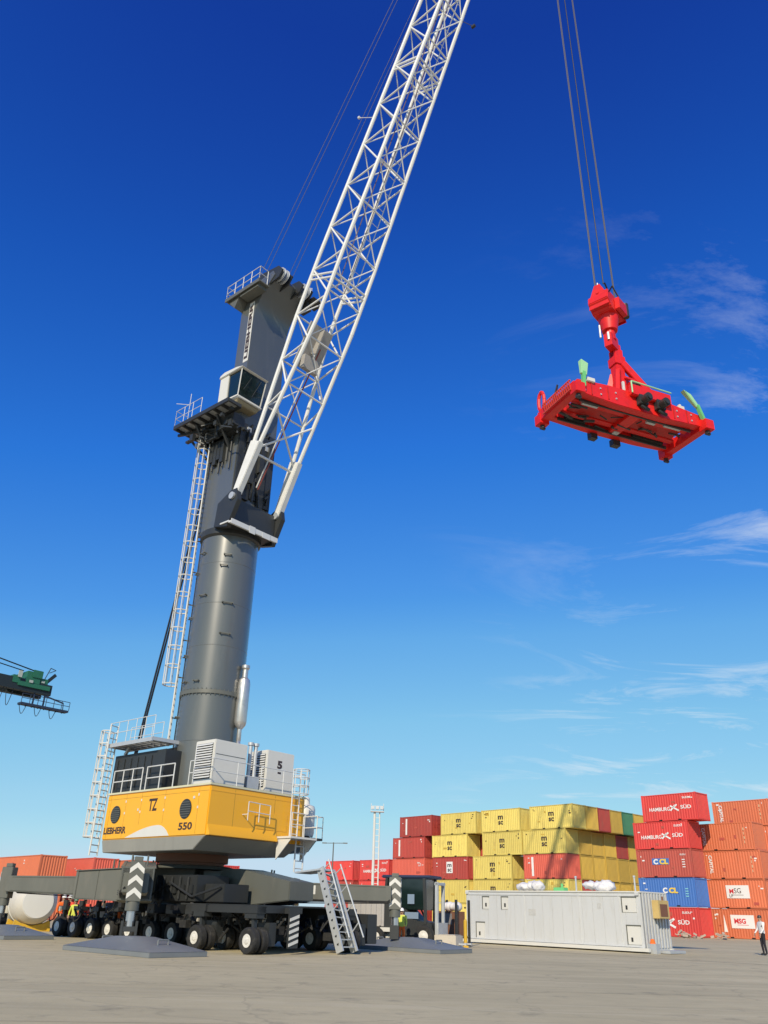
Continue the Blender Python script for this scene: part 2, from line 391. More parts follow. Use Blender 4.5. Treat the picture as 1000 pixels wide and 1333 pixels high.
PAINT = {
    'yellow': mat('container_yellow', (0.70, 0.555, 0.135), 0.55, var=0.12, scale=0.9, dirt=0.6, dirtcol=(0.30, 0.20, 0.07), streak=True, rnd=0.13),
    'ochre': mat('container_ochre', (0.56, 0.37, 0.06), 0.6, var=0.15, scale=0.9, dirt=0.4, dirtcol=(0.26, 0.15, 0.05), streak=True, rnd=0.14),
    'red': mat('container_red', (0.64, 0.055, 0.045), 0.5, var=0.12, scale=0.9, dirt=0.55, dirtcol=(0.30, 0.07, 0.045), streak=True, rnd=0.16),
    'darkred': mat('container_dark_red', (0.42, 0.055, 0.04), 0.55, var=0.15, scale=0.9, dirt=0.6, dirtcol=(0.22, 0.09, 0.06), streak=True, rnd=0.16),
    'orange': mat('container_orange', (0.64, 0.17, 0.075), 0.55, var=0.12, scale=0.9, dirt=0.55, dirtcol=(0.40, 0.14, 0.075), streak=True, rnd=0.13),
    'dullred': mat('container_dull_red', (0.46, 0.085, 0.06), 0.6, var=0.2, scale=0.9, dirt=0.65, dirtcol=(0.32, 0.14, 0.09), streak=True),
    'blue': mat('container_blue', (0.06, 0.17, 0.48), 0.5, var=0.1, scale=0.9, dirt=0.2, dirtcol=(0.10, 0.10, 0.12), streak=True),
    'green': mat('container_green', (0.05, 0.20, 0.10), 0.55, dirt=0.25, streak=True),
    'lightred': mat('container_light_red', (0.66, 0.12, 0.075), 0.55, var=0.12, dirt=0.25, dirtcol=(0.4, 0.1, 0.06), streak=True, rnd=0.08),
}
m_logo_w = mat('lettering_white', (0.80, 0.79, 0.76), 0.6, dirt=0.15)
m_logo_y = mat('lettering_yellow', (0.80, 0.55, 0.05), 0.6)
m_logo_r = mat('lettering_red', (0.62, 0.03, 0.04), 0.6)
m_plate = mat('advert_white', (0.78, 0.77, 0.74), 0.55, var=0.05)
m_castdark = mat('pocket_dark', (0.012, 0.012, 0.012), 0.9)
ALL_CONT = []
def container(pos, yaw, paint, label, group, L=CL, doors=False, logo=None):
    """pos: centre of its base"""
    d = container_meshes(L); m = PAINT[paint]; w = CW / 2
    r = thing('shipping_container', label, 'shipping container', pos, yaw, group)
    place('frame', d['frame'], [m, m_castdark], r)
    place('side_panel', d['side_panel'], m, r); place('side_panel', d['back_panel'], m, r)
    place('roof', d['roof'], m, r)
    place('end_panel', d['end_panel'], m, r, rot=(0, 0, math.pi)) if doors else place('end_panel', d['end_panel'], m, r)
    rz = 0 if doors else math.pi
    for k in (0, 1):
        if k == 0: dr = place('door', d['door'], m, r, ((L / 2 - .02) * (1 if doors else -1), 0, 0), (0, 0, rz))
        else:
            dr = place('door', d['door'], m, r, ((L / 2 - .02) * (1 if doors else -1), 0, CH + .04), (math.pi, 0, rz))
        place('locking_bars', d['locking_bars'], m_steel if not doors else m, dr)
    y = -w - .002
    if logo == 'square':
        text('m', r, m_text, (.05, y, 1.68), '-y', .42, .78, bold=.03); text('sc', r, m_text, (.05, y, 1.08), '-y', .42, .74, bold=.03)
    elif logo == 'pale_square':
        pl = MB().bx(-.62, .42, y - .004, y + .03, .75, 2.05).obj('logo_panel', m_plate, r)
        text('m', pl, m_text, (-.1, y - .009, 1.66), '-y', .36, .7, bold=.03); text('sc', pl, m_text, (-.1, y - .009, 1.13), '-y', .36, .66, bold=.03)
    elif logo == 'south':
        text('HAMBURG', r, m_logo_w, (-1.05, y, 1.12), '-y', .36, 2.3, bold=.02)
        wv = MB()
        for a, b in (((-.0, .95), (.55, 1.45)), ((.0, 1.42), (.9, .92)), ((.25, 1.2), (.75, 1.5))):
            wv.beam((a[0] + .15, y, a[1]), (b[0] + .15, y, b[1]), .006, .15)
        wv.obj('wave_emblem', m_logo_w, r)
        text('SÜD', r, m_logo_w, (1.85, y, 1.22), '-y', .42, 1.15, bold=.02)
        text('SUDU', r, m_logo_w, (2.0, y, 2.12), '-y', .2, .9, bold=.02)
    elif logo == 'south_cut':
        wv = MB()
        for a, b in (((-.8, .7), (.2, 1.45)), ((-.9, 1.45), (.45, .8)), ((-.4, 1.2), (.4, 1.55))):
            wv.beam((a[0], y, a[1]), (b[0], y, b[1]), .006, .2)
        wv.obj('wave_emblem', m_logo_w, r)
        text('SÜD', r, m_logo_w, (1.35, y, 1.25), '-y', .45, 1.2, bold=.02); text('SUDU', r, m_logo_w, (1.75, y, 2.1), '-y', .2, .9, bold=.02)
    elif logo in ('ccl', 'ccl_blue'):
        x = -.35 if logo == 'ccl' else .35
        pl = MB().bx(x - .95, x + .9, y - .004, y + .03, 1.18, 1.75).obj('logo_panel', PAINT['blue'], r)
        text('C', pl, m_logo_w, (x - .55, y - .009, 1.42), '-y', .5, .5, bold=.05); text('CL', pl, m_logo_y, (x + .32, y - .009, 1.42), '-y', .5, .95, bold=.05)
        b2 = text('SUDU', r, m_logo_w, (2.1, y, 2.05), '-y', .16, .6) if logo == 'ccl' else None
        mk = MB()
        for k in range(4): mk.bx(1.95, 2.25, y - .004, y + .03, .9 + .22 * k, .98 + .22 * k)
        mk.obj('data_plate', m_logo_w if logo == 'ccl' else mat('lettering_cyan', (.25, .6, .65), .6), r)
    elif logo == 'capital':
        text('CAPITAL', r, m_logo_w, (-2.15, y, 1.35), '-y', .36, 1.7, roll=-math.pi / 2, bold=.035)
        mk = MB()
        for k in range(4): mk.bx(2.0, 2.07 + .05 * (k % 2), y - .004, y + .03, .6 + .4 * k, .85 + .4 * k)
        mk.obj('data_plate', mat('lettering_tan', (.62, .42, .25), .6), r)
    elif logo in ('advert', 'advert_low'):
        pl = MB().bx(-.95, 1.35, y - .006, y + .03, .9, 2.05).obj('advert_panel', m_plate, r)
        if logo == 'advert':
            text('M', pl, m_logo_r, (-.42, y - .011, 1.5), '-y', .42, .42, bold=.03); text('SG', pl, m_text, (.2, y - .011, 1.54), '-y', .45, .7, bold=.0)
            text('LF', pl, m_text, (-.5, y - .011, 1.1), '-y', .26, .36)
        else:
            text('MSG', pl, m_logo_r, (-.05, y - .011, 1.5), '-y', .45, 1.15, bold=.04)
        ln = MB().bx(-.35, .75, y - .010, y - .004, 1.17, 1.21).obj('underline', m_text if logo == 'advert' else m_logo_r, pl)
        if logo == 'advert_low':
            MB().prism([(-1.75, .55), (-1.4, .55), (-1.62, 2.05)], y - .004, y + .03, 'y').obj('pennant_emblem', m_logo_w, r)
    elif logo == 'stripe':
        MB().bx(-1.9, -1.62, y - .004, y + .03, .3, 2.3).obj('white_stripe', m_logo_w, r)
    elif logo == 'small':
        text('tex', r, m_logo_w, (1.9, y, 2.05), '-y', .22, .5); text('22G1', r, m_logo_w, (2.1, y, 1.7), '-y', .16, .5)
    rn_ = random.Random(len(ALL_CONT) * 7 + 1); mk = MB()
    for _ in range(rn_.randint(2, 4)):
        x = rn_.choice((-2.55, -2.4, 2.35, 2.5, 2.2)); z = rn_.uniform(1.5, 2.2); mk.bx(x, x + rn_.uniform(.06, .28), y - .001, y + .03, z, z + rn_.uniform(.05, .16))
    mk.obj('marking_plate', m_logo_w if paint not in ('yellow', 'ochre') else m_text, r)
    for _ in range(2 if paint in ('yellow', 'red', 'orange', 'darkred', 'dullred', 'lightred') else 0):
        x = rn_.uniform(-2.6, 2.2); z = rn_.uniform(.3, 2.1)
        MB().bx(x, x + rn_.uniform(.15, .6), y + .008, y + .03, z, z + rn_.uniform(.1, .35)).obj('repair_patch', PAINT['ochre' if paint == 'yellow' else 'dullred'], r)
    ALL_CONT.append(r); return r

U = Vector((cos(YARD), sin(YARD), 0)); V = Vector((-sin(YARD), cos(YARD), 0))
def from_corner(P, du=0, dv=0, z=0, L=CL):           # P: near right bottom corner of the long side facing us
    p = P - U * (L / 2) + V * (CW / 2) + U * du + V * dv; p.z = z; return p
TIER = ['topmost', 'second from top', 'third from top', 'fourth from top', 'lowest']
def stack(P, spec, where, group, L=CL, n=5, total=None):
    """spec: from the top down: (paint, logo, du, dv, doors, what)"""
    for i, (paint, logo, du, dv, doors, what) in enumerate(spec):
        z = (len(spec) - 1 - i) * (CH + 0.012)
        t = TIER[i] if i < len(spec) - 1 else TIER[4]
        container(from_corner(P, du, dv, z, L), YARD, paint, f'{what}, {t} in the {where}', group, L, doors, logo)
# the two stacks on the right
PA = gnd(914, 85.0); PB = gnd(1008, 84.2)
gr = 'red and blue containers stacked on the right'
stack(PA, [('red', 'south', 1.25, .0, False, 'bright red container with HAMBURG SÜD lettering shifted right'),
           ('red', 'south', 0, -.05, False, 'bright red container with HAMBURG SÜD lettering'),
           ('dullred', 'ccl', 0, 0, False, 'faded red container with CCL on a blue patch'),
           ('blue', 'ccl_blue', -.05, .05, False, 'blue container with CCL lettering'),
           ('red', 'south_cut', 0, 0, False, 'bright red container with white wave emblem')],
      'multicoloured stack', gr)
gr = 'orange containers stacked at the right edge'
stack(PB, [('orange', 'capital', -.35, 4.5, False, 'orange container with vertical CAPITAL set back a little'),
           ('orange', 'capital', -.35, 0, False, 'orange container with vertical CAPITAL shifted left'),
           ('orange', 'capital', 0, 0, False, 'orange container with vertical white CAPITAL'),
           ('orange', 'advert', 0, 0, False, 'orange container with black lettered MSG panel'),
           ('orange', 'advert_low', .05, 0, False, 'orange container with red lettered MSG panel')],
      'right edge stack', gr)
for k in range(2):
    container(from_corner(PB, -.3, 4.5 + 2.5 * k, 3 * (CH + .012)) if k == 0 else from_corner(PB, 0, 2.5, 0), YARD, 'orange',
              ['plain orange container under the set back one in the right edge stack', 'plain orange container behind the right edge stack on the ground'][k], gr)
for i in range(2):
    container(from_corner(PB, -.3, 4.5, (1 + i) * (CH + .012)), YARD, 'orange', f'plain orange container hidden behind the right edge stack, tier {["two", "three"][i]}', gr)
container(from_corner(PB, -.3, 5.0, 0), YARD, 'orange', 'plain orange container behind the right edge stack at its foot', gr)
# the yellow block
PC = gnd(745, 97.0)
gr = 'yellow containers of the corner stack and the rows behind it'
rows_t = [  # one list per row going away from us: paint per tier, top down
    ['yellow', 'yellow', 'lightred', 'yellow', 'yellow'],
    ['ochre', 'ochre', 'ochre', 'darkred', 'ochre'],
    ['darkred', 'ochre', 'ochre', 'darkred', 'ochre'],
    ['ochre', 'ochre', 'ochre', 'ochre', 'ochre'],
    ['green', 'darkred', 'ochre', 'ochre', 'ochre'],
    ['ochre', 'ochre', 'ochre', 'ochre', 'ochre']]
CN = {'yellow': 'yellow', 'ochre': 'dull yellow', 'darkred': 'dark red', 'green': 'green', 'lightred': 'orange red'}
RN = ['in the corner stack', 'in the row behind the corner stack', 'in the third row behind the corner stack', 'in the fourth row going back',
      'in the fifth row going back', 'in the hindmost row']
for k, cols in enumerate(rows_t):
    for i, p in enumerate(cols):
        lg = {(0, 0): 'square', (0, 1): 'square', (0, 2): 'stripe'}.get((k, i))
        wh = {(0, 2): 'with a white stripe ', (0, 0): 'with black letters ', (0, 1): 'with black letters '}.get((k, i), '')
        container(from_corner(PC, 1.15 if i == 0 else random.uniform(-.06, .06), k * 2.52, (4 - i) * (CH + .012)), YARD, p,
                  f'{CN[p]} container {wh}{TIER[i]} {RN[k]}'.replace('  ', ' '), gr, logo=lg)
PD = PC - U * 7.35; PF = PD - U * 7.45; PG = PF - U * 7.4; PH = PG - U * 7.0; PI = PH - U * 7.0
stack(PD, [('yellow', 'square', 1.0, 0, False, 'yellow container with black square letters'),
           ('yellow', 'square', 1.1, 0, False, 'yellow container with black letters, no end visible'),
           ('yellow', 'square', -.5, 0, False, 'yellow container with black letters shifted left'),
           ('yellow', 'square', -.5, 0, False, 'yellow container half hidden by the white unit'),
           ('yellow', None, 0, 0, False, 'plain yellow container')],
      'second yellow stack', 'yellow containers in the second stack')
stack(PF, [('yellow', 'square', 1.55, 0, False, 'yellow container with black letters shifted right'),
           ('yellow', 'square', 0, 0, False, 'yellow container with black letters showing its end'),
           ('darkred', 'pale_square', .1, 0, False, 'dark red container with a pale square logo'),
           ('yellow', None, .1, 0, False, 'plain yellow container'),
           ('yellow', None, 0, 0, False, 'plain yellow container on the ground')],
      'third stack', 'containers in the yellow stack with one red box')
for i in range(2):
    container(from_corner(PF, 1.2, 2.6, (3 + i) * (CH + .012)), YARD, 'darkred', f'dark red container behind the third stack, {["lower", "upper"][i]} one', 'containers in the yellow stack with one red box')
for i in range(3):
    container(from_corner(PF, 1.2, 2.6, i * (CH + .012)), YARD, 'darkred', f'dark red container hidden behind the third stack, tier {["one", "two", "three"][i]}', 'containers in the yellow stack with one red box')
stack(PG, [('darkred', 'stripe', 1.3, 0, True, 'dark red container with pale stripe and doors'),
           ('darkred', 'stripe', 0, 0, True, 'dark red container with white stripe and doors'),
           ('lightred', 'small', 0, 0, True, 'light red container with small white lettering'),
           ('darkred', None, 0, 0, True, 'dark red container'),
           ('darkred', None, 0, 0, True, 'dark red container on the ground')],
      'all red stack', 'red containers in the stack left of the yellow ones')
stack(PH, [('red', 'south', .3, 0, False, 'bright red container with white lettering'),
           ('red', None, .2, 0, False, 'plain red container'),
           ('darkred', None, 0, 0, False, 'plain dark red container')], 'low stack behind the mast', 'low red stack behind the light mast')
stack(PI, [('red', None, -.2, 0, False, 'plain bright red container'),
           ('darkred', None, 0, 0, False, 'plain dark red container'),
           ('darkred', None, 0, 0, False, 'plain dark red container on the ground')], 'low stack beside the crane', 'low red stack behind the crane stairs')
# far left, behind the outrigger
PL = gnd(38, 78.0)
gr = 'orange containers at the left edge'
for k, (du, dv, p, w) in enumerate([(0, 0, 'orange', 'nearest, at the left edge'), (.3, 4.6, 'lightred', 'second, behind the left edge stack'), (0, 8.2, 'orange', 'third, receding behind the outrigger'),
                                    (.4, 11.0, 'darkred', 'fourth, receding behind the outrigger'), (.2, 13.8, 'orange', 'fifth, far behind the outrigger'), (.2, 17.0, 'red', 'sixth, just left of the crane body')]):
    for i in (0, 1):
        container(from_corner(PL, du + dv * .12, dv, i * (CH + .012), 12.19), YARD, p, f'{p if p != "darkred" else "dark red"} container {["at ground level", "on the upper tier"][i]}, {w}'.replace('lightred', 'light red'), gr, 12.19)

# ------------------------------------------------------------------ the mobile harbour crane
T = Vector((-8.25, 40.0, 0)); CY = R(-41)
crane = thing('harbour_crane', 'grey and yellow mobile harbour crane with white lattice boom on rubber tyres', 'crane', T, CY)
Z = lambda mb, name, m, p=crane, bevel=0: mb.obj(name, m, p, bevel)
# --- undercarriage
ch = MB()
ch.prism([(-5.2, 1.75), (-5.2, 2.5), (-2.2, 2.95), (3.2, 2.95), (6.4, 2.45), (6.4, 1.75), (3, 1.45), (-2.5, 1.45)], .1, 1.5, 'y')
ch.lathe([(2.1, 2.9), (1.9, 3.02), (1.75, 3.06)], 32)
chassis = Z(ch, 'chassis', m_grey, bevel=.03)
Z(MB().lathe([(1.45, 3.0), (1.45, 3.2), (1.62, 3.2), (1.62, 3.56)], 36), 'slewing_ring', [m_brown], chassis)
und = MB()
for x in (-2, -.8, .6, 1.9, 3.2, 4.4):
    und.bx(x - .25, x + .25, -2.3, 2.3, 1.15, 1.5)
und.bx(-6.9, -2.2, .3, 2.0, 1.15, 1.5); und.bx(-5, 5.8, -.9, .9, .95, 1.5); und.bx(-1.6, 5.6, -.55, .55, .38, .96); und.bx(2.0, 4.6, -1.5, 1.4, .5, 1.1); und.bx(3.6, 8.7, 2.3, 2.9, .3, 1.35); und.bx(-7.4, 3.0, -.3, .5, .25, 1.3); und.bx(4.4, 6.2, -1.2, .2, .3, 1.3)  # lower boxes are filler, added to block light and darken the underside
Z(und, 'axle_frame_dark_fill', m_dark, chassis, .02)
hose = MB()
for i in range(26):
    x = random.uniform(-5, 5.5); y = random.uniform(-2.4, 2.2); z = random.uniform(1.15, 1.6)
    pts = [Vector((x, y, z)) + Vector((t * .9, random.uniform(-.15, .15), -.25 * sin(t * 3))) for t in (0, .3, .6, .9)]
    hose.path(pts, .03, 5)
for i in range(60):
    x = random.uniform(-7.2, 7.8); y = random.uniform(-2.9, -1.2) if i % 3 else random.uniform(-1.2, 1.8); z = random.uniform(.75, 1.45)
    k_ = i % 4
    if k_ == 0: hose.tube((x, y, z), (x + random.uniform(-.5, .5), y, z + random.uniform(-.1, .35)), random.uniform(.03, .08), 7)
    elif k_ == 1: hose.bx(x - .12, x + .12, y - .1, y + .1, z - .08, z + .1)
    else: hose.path([(x, y, z), (x + .2, y - .05, z - .18), (x + .45, y, z - .05), (x + .55, y + .05, z + .2)], .025, 5)
for i in range(34):
    x = random.uniform(3.2, 8.6); y = random.uniform(-3.0, .6); z = random.uniform(.55, 1.35)
    if i % 3 == 0: hose.bx(x - .2, x + .2, y - .14, y + .14, z - .15, z + .12)
    else: hose.path([(x, y, z), (x + random.uniform(-.5, .5), y + random.uniform(-.4, .2), z - .25), (x + random.uniform(-.6, .6), y, z + .15)], random.uniform(.025, .05), 6)
cl2 = MB()
for i in range(16):
    x = random.uniform(3.2, 8.4); y = random.uniform(-2.7, -1.4); z = random.uniform(.8, 1.4); cl2.bx(x - .05, x + .05, y - .04, y + .04, z, z + random.uniform(.06, .25))
for i in range(26):
    x = random.uniform(-7.2, 7.8); y = random.uniform(-2.2, -1.3); z = random.uniform(.9, 1.4); cl2.bx(x - .06, x + .06, y - .04, y + .04, z, z + random.uniform(.05, .2))
Z(cl2, 'valve_block', mat('valve_grey', (.42, .40, .36), .5, var=.4, scale=8), chassis)['kind'] = 'stuff'
Z(hose, 'hydraulic_hose', m_black, chassis)['kind'] = 'stuff'
PADS = [(-6.4, -5.2), (5.75, -6.7), (7.75, 5.15), (-6.0, 6.6)]
PAD_AT = [(-6.2, -5.1), (6.4, -6.85), (8.1, 5.7), (-6.0, 6.6)]
CEN = Vector((.9, 0, 0))
chev_m = [m_white, m_grey]
rc = MB(); rc.bx(.2, 3.0, -1.9, -.2, 1.62, 2.62); rc.bx(3.05, 4.3, -1.5, -.2, 1.62, 2.3)  # dark boxes and pipes added so the shaded recess turns black
for k in range(5): rc.tube((.3 + .55 * k, -1.96, 1.7), (.3 + .55 * k, -1.96, 2.55), .05, 6); rc.bx(.4 + .55 * k, .62 + .55 * k, -2.0, -1.9, 1.9 + .1 * (k % 2), 2.25)
rc.path([(.0, -2.05, 1.75), (1.4, -2.1, 2.35), (2.9, -2.0, 1.8), (4.2, -1.6, 2.2)], .05, 6)
Z(rc, 'recess_shade_fill', m_dark, chassis, .02)
for k, (jx, jy) in enumerate(PADS):
    CEN = Vector((-.6, -2.3, 0)) if k == 1 else Vector((.9, 0, 0))
    J = Vector((jx, jy, 0)); d = (J - CEN).normalized(); s = Vector((d.y, -d.x, 0)); Ln = (J - CEN).length
    am = MB()
    t0, t1 = .45, Ln * (.5 if k == 2 else .62)
    p = lambda t, o, z: CEN + d * t + s * o + Vector((0, 0, z))
    w = .58; zt0, zt1 = (2.86, 2.62) if k == 2 else (3.12, 2.72)
    am.hexa([p(t0, -w, 1.5), p(t0, w, 1.5), p(t1, w, 1.62), p(t1, -w, 1.62)], [p(t0 - .3, -w, zt0), p(t0 - .3, w, zt0), p(t1, w, zt1), p(t1, -w, zt1)])
    # stiffener rims
    am.hexa([p(t1 - .12, -w - .04, 1.58), p(t1 - .12, w + .04, 1.58), p(t1, w + .04, 1.58), p(t1, -w - .04, 1.58)],
            [p(t1 - .12, -w - .04, zt1 + .06), p(t1 - .12, w + .04, zt1 + .06), p(t1, w + .04, zt1 + .04), p(t1, -w - .04, zt1 + .04)])
    arm = Z(am, 'outrigger_arm', m_grey, bevel=.02)
    w = .44
    bm_ = MB().hexa([p(t1 - .6, -w, 1.74), p(t1 - .6, w, 1.74), p(Ln - .15, w, 1.82), p(Ln - .15, -w, 1.82)],
                    [p(t1 - .6, -w, 2.52), p(t1 - .6, w, 2.52), p(Ln - .15, w, 2.46), p(Ln - .15, -w, 2.46)])
    Z(bm_, 'telescopic_beam', m_grey, arm, .02)
    dt = MB()
    for o in (-1, 1):
        dt.beam(p(t0 - .2, o * .6, zt0), p(t1, o * .6, zt1 + .01), .12, .03); dt.beam(p(t0 + .1, o * .6, 1.52), p(t1, o * .6, 1.61), .12, .03)
        for q in (.3, .55, .8): dt.beam(p(t0 + (t1 - t0) * q, o * .583, 1.56), p(t0 + (t1 - t0) * q, o * .583, zt0 + (zt1 - zt0) * q - .03), .03, .012)
        dt.beam(p(t1 + .05, o * .45, 2.46), p(Ln - .4, o * .45, 2.42), .03, .02); dt.beam(p(t1 + .05, o * .45, 1.82), p(Ln - .4, o * .45, 1.88), .03, .02)
        for q in (.35, .7): dt.tube(p(t0 + (t1 - t0) * q, o * .3, 2.66), p(t0 + (t1 - t0) * q, o * .3, zt0 + .12), .04, 6)
    Z(dt, 'arm_flange', m_grey, arm)
    hs_ = MB()
    for q in (0, .07, .14): hs_.path([p(t0 + .6, .64, 1.75 + q), p(t1 - .3, .64, 1.78 + q), p(t1 + .2, .5, 1.7 + q), p(Ln - .3, .5, 1.78 + q * .5), p(Ln - .1, .34, 2.0)], .022, 5)
    Z(hs_, 'hydraulic_line', m_black, arm)
    sg = MB()
    if k == 2:
        q = [p(t1 + .25, .445, z) for z in (2.0, 2.45)]; 
        sg.hexa([p(t1 + .2, .44, 1.98), p(t1 + .55, .44, 1.98), p(t1 + .55, .455, 1.98), p(t1 + .2, .455, 1.98)], [p(t1 + .2, .44, 2.42), p(t1 + .55, .44, 2.42), p(t1 + .55, .455, 2.42), p(t1 + .2, .455, 2.42)], 0)
        sg.hexa([p(t1 + .6, .44, 2.05), p(t1 + .85, .44, 2.05), p(t1 + .85, .455, 2.05), p(t1 + .6, .455, 2.05)], [p(t1 + .6, .44, 2.40), p(t1 + .85, .44, 2.40), p(t1 + .85, .455, 2.40), p(t1 + .6, .455, 2.40)], 1)
        Z(sg, 'warning_sign', [m_yellow, m_white], arm)
        Z(MB().hexa([p(2.6, .582, 2.02), p(2.95, .582, 2.02), p(2.95, .6, 2.02), p(2.6, .6, 2.02)], [p(2.6, .582, 2.16), p(2.95, .582, 2.16), p(2.95, .6, 2.16), p(2.6, .6, 2.16)]), 'data_plate', m_white, arm)
    # jack
    jw = .5
    jk = MB(); jk.beam(J + Vector((0, 0, 1.55)), J + Vector((0, 0, 2.82)), jw, jw, upv=d)
    jk.beam(J + Vector((0, 0, 2.82)), J + Vector((0, 0, 2.98)), .3, .3, upv=d)
    jk.tube(J + Vector((0, 0, 1.25)), J + Vector((0, 0, 1.56)), .24, 16)
    jack = Z(jk, 'support_jack', m_grey, bevel=.015)
    Z(MB().tube(J + Vector((0, 0, .62)), J + Vector((0, 0, 1.3)), .155, 16), 'jack_rod', m_chrome, jack)
    ft = MB()
    for o in (-.24, .24): ft.beam(J + s * o + Vector((0, 0, .42)), J + s * o + Vector((0, 0, .95)), .09, .38, upv=d)
    ft.beam(J + Vector((0, 0, .62)), J + Vector((0, 0, .78)), .5, .36, upv=d)
    Z(ft, 'jack_foot', m_dark, jack, .01)
    cvp = MB()
    for c in range(3):
        zb = 1.62 + .4 * c
        for sg_ in (-1, 1):
            a0 = J + d * .255 + s * (.245 * sg_) + Vector((0, 0, zb)); b0 = J + d * .255 + Vector((0, 0, zb + .2))
            cvp.hexa([a0, b0, b0 + Vector((0, 0, .17)), a0 + Vector((0, 0, .17))], [v + d * .012 for v in (a0, b0, b0 + Vector((0, 0, .17)), a0 + Vector((0, 0, .17)))])
            a1 = J + s * (.255) + d * (.245 * sg_) + Vector((0, 0, zb)); b1 = J + s * .255 + Vector((0, 0, zb + .2))
            if k == 2: cvp.hexa([a1, b1, b1 + Vector((0, 0, .17)), a1 + Vector((0, 0, .17))], [v + s * .012 for v in (a1, b1, b1 + Vector((0, 0, .17)), a1 + Vector((0, 0, .17)))])
    Z(cvp, 'chevron_marking', m_white, jack)
    # pad
    pm = MB(); lx, ly = 2.5, 1.12
    pm.bx(-lx, lx, -ly, ly, 0, .15)
    pm.add([(-lx, -ly, .15), (lx, -ly, .15), (lx, ly, .15), (-lx, ly, .15), (-.55, -.42, .50), (.55, -.42, .50), (.55, .42, .50), (-.55, .42, .50)],
           [(0, 1, 5, 4), (1, 2, 6, 5), (2, 3, 7, 6), (3, 0, 4, 7), (4, 5, 6, 7)])
    for o in (-1, 1):
        pm.tube((o * 1.6, -.2, .28), (o * 1.6, -.2, .46), .03, 6); pm.tube((o * 1.6, .2, .28), (o * 1.6, .2, .46), .03, 6); pm.tube((o * 1.6, -.2, .45), (o * 1.6, .2, .45), .03, 6)
    pm.obj('outrigger_pad', m_pad, crane, .012, loc=(*PAD_AT[k], 0))
# --- wheels
ty = MB()
tp = [(.205, -.135), (.29, -.16), (.34, -.16), (.40, -.15), (.425, -.10)]
for q in (-.06, -.02, .02, .06): tp += [(.425, q - .012), (.412, q - .006), (.412, q + .006), (.425, q + .012)]
tp += [(.425, .10), (.40, .15), (.33, .155), (.205, .135)]
tyre_me = ty.lathe(tp, 28, ax='y').mesh('tyre')
rm = MB().lathe([(.215, -.15), (.20, -.155), (.18, -.10), (.12, -.06), (.105, -.165), (.06, -.18), (.015, -.18), (.015, .1), (.20, .12)], 20, ax='y')
for i in range(8):
    a = i * math.pi / 4; rm.tube((.15 * cos(a), -.12, .15 * sin(a)), (.15 * cos(a), -.05, .15 * sin(a)), .016, 5)
rim_me = rm.mesh('rim')
WP = [(8.3, -3.45), (5.5, -3.55), (5.3, -2.05), (-7.3, -1.75), (-5.9, -1.75), (-4.45, -1.75), (-3.0, -1.75), (-1.45, -1.75), (.2, -1.8), (1.7, -1.8), (3.4, -2.0),
      (5.1, 1.5), (6.75, 1.2), (8.5, 1.15), (-7.3, 1.6), (-5.9, 1.6), (-4.45, 1.6), (-3.0, 1.6), (-1.4, 1.6), (.2, 1.6), (1.8, 1.6), (3.4, 1.6)]
for wx, wy in WP:
    ax = MB()
    ax.tube((wx, wy - .1, .425), (wx, wy + .55, .425), .09, 10)
    ax.beam((wx, wy + .22, .42), (wx - .12, wy + .22, 1.25), .16, .14); ax.tube((wx - .12, wy + .22, 1.2), (wx - .12, wy + .22, 1.55), .13, 10)
    ax.bx(wx - .45, wx + .2, wy + .05, wy + .42, 1.12, 1.3); ax.bx(wx - .3, wx + .3, wy + .6, wy + .95, .25, 1.0)
    if wx > 6.5: ax.bx(min(wx, 5) - .2, wx + .25, wy + .02, wy + .45, 1.28, 1.52); ax.bx(4.0, wx, min(wy, 0) + .1, max(wy, 0) + .3, 1.5, 1.56)
    if wx < -5 and wy > 0: ax.bx(wx, -4.6, wy + .05, wy + .42, 1.28, 1.52)
    if abs(wy) > 3: ax.bx(wx - .25, wx + .25, wy + .05, -1.2, 1.3, 1.55)
    Z(ax, 'axle_unit', m_dark, bevel=.01)
    for o, rz in ((0, 0), (.42, math.pi)):
        t = random.uniform(0, 1)
        rmo = place('wheel', rim_me, m_rim, crane, (wx, wy + o, .425), (0, 0, rz))
        place('tyre', tyre_me, m_black, rmo, rot=(0, t, 0))
# striped mud guard by the front wheels
mg = MB()
for k in range(5): mg.hexa([(8.95, -2.2, .25 + .2 * k), (8.95, -1.75, .38 + .2 * k), (8.97, -1.75, .38 + .2 * k), (8.97, -2.2, .25 + .2 * k)],
                           [(8.95, -2.2, .35 + .2 * k), (8.95, -1.75, .48 + .2 * k), (8.97, -1.75, .48 + .2 * k), (8.97, -2.2, .35 + .2 * k)])
stp = MB().bx(8.88, 8.945, -2.22, -1.73, .2, 1.5); stp.bx(8.3, 8.9, -2.1, -1.85, 1.3, 1.5)
st = Z(stp, 'striped_guard', m_dark); Z(mg, 'white_stripe', m_white, st)
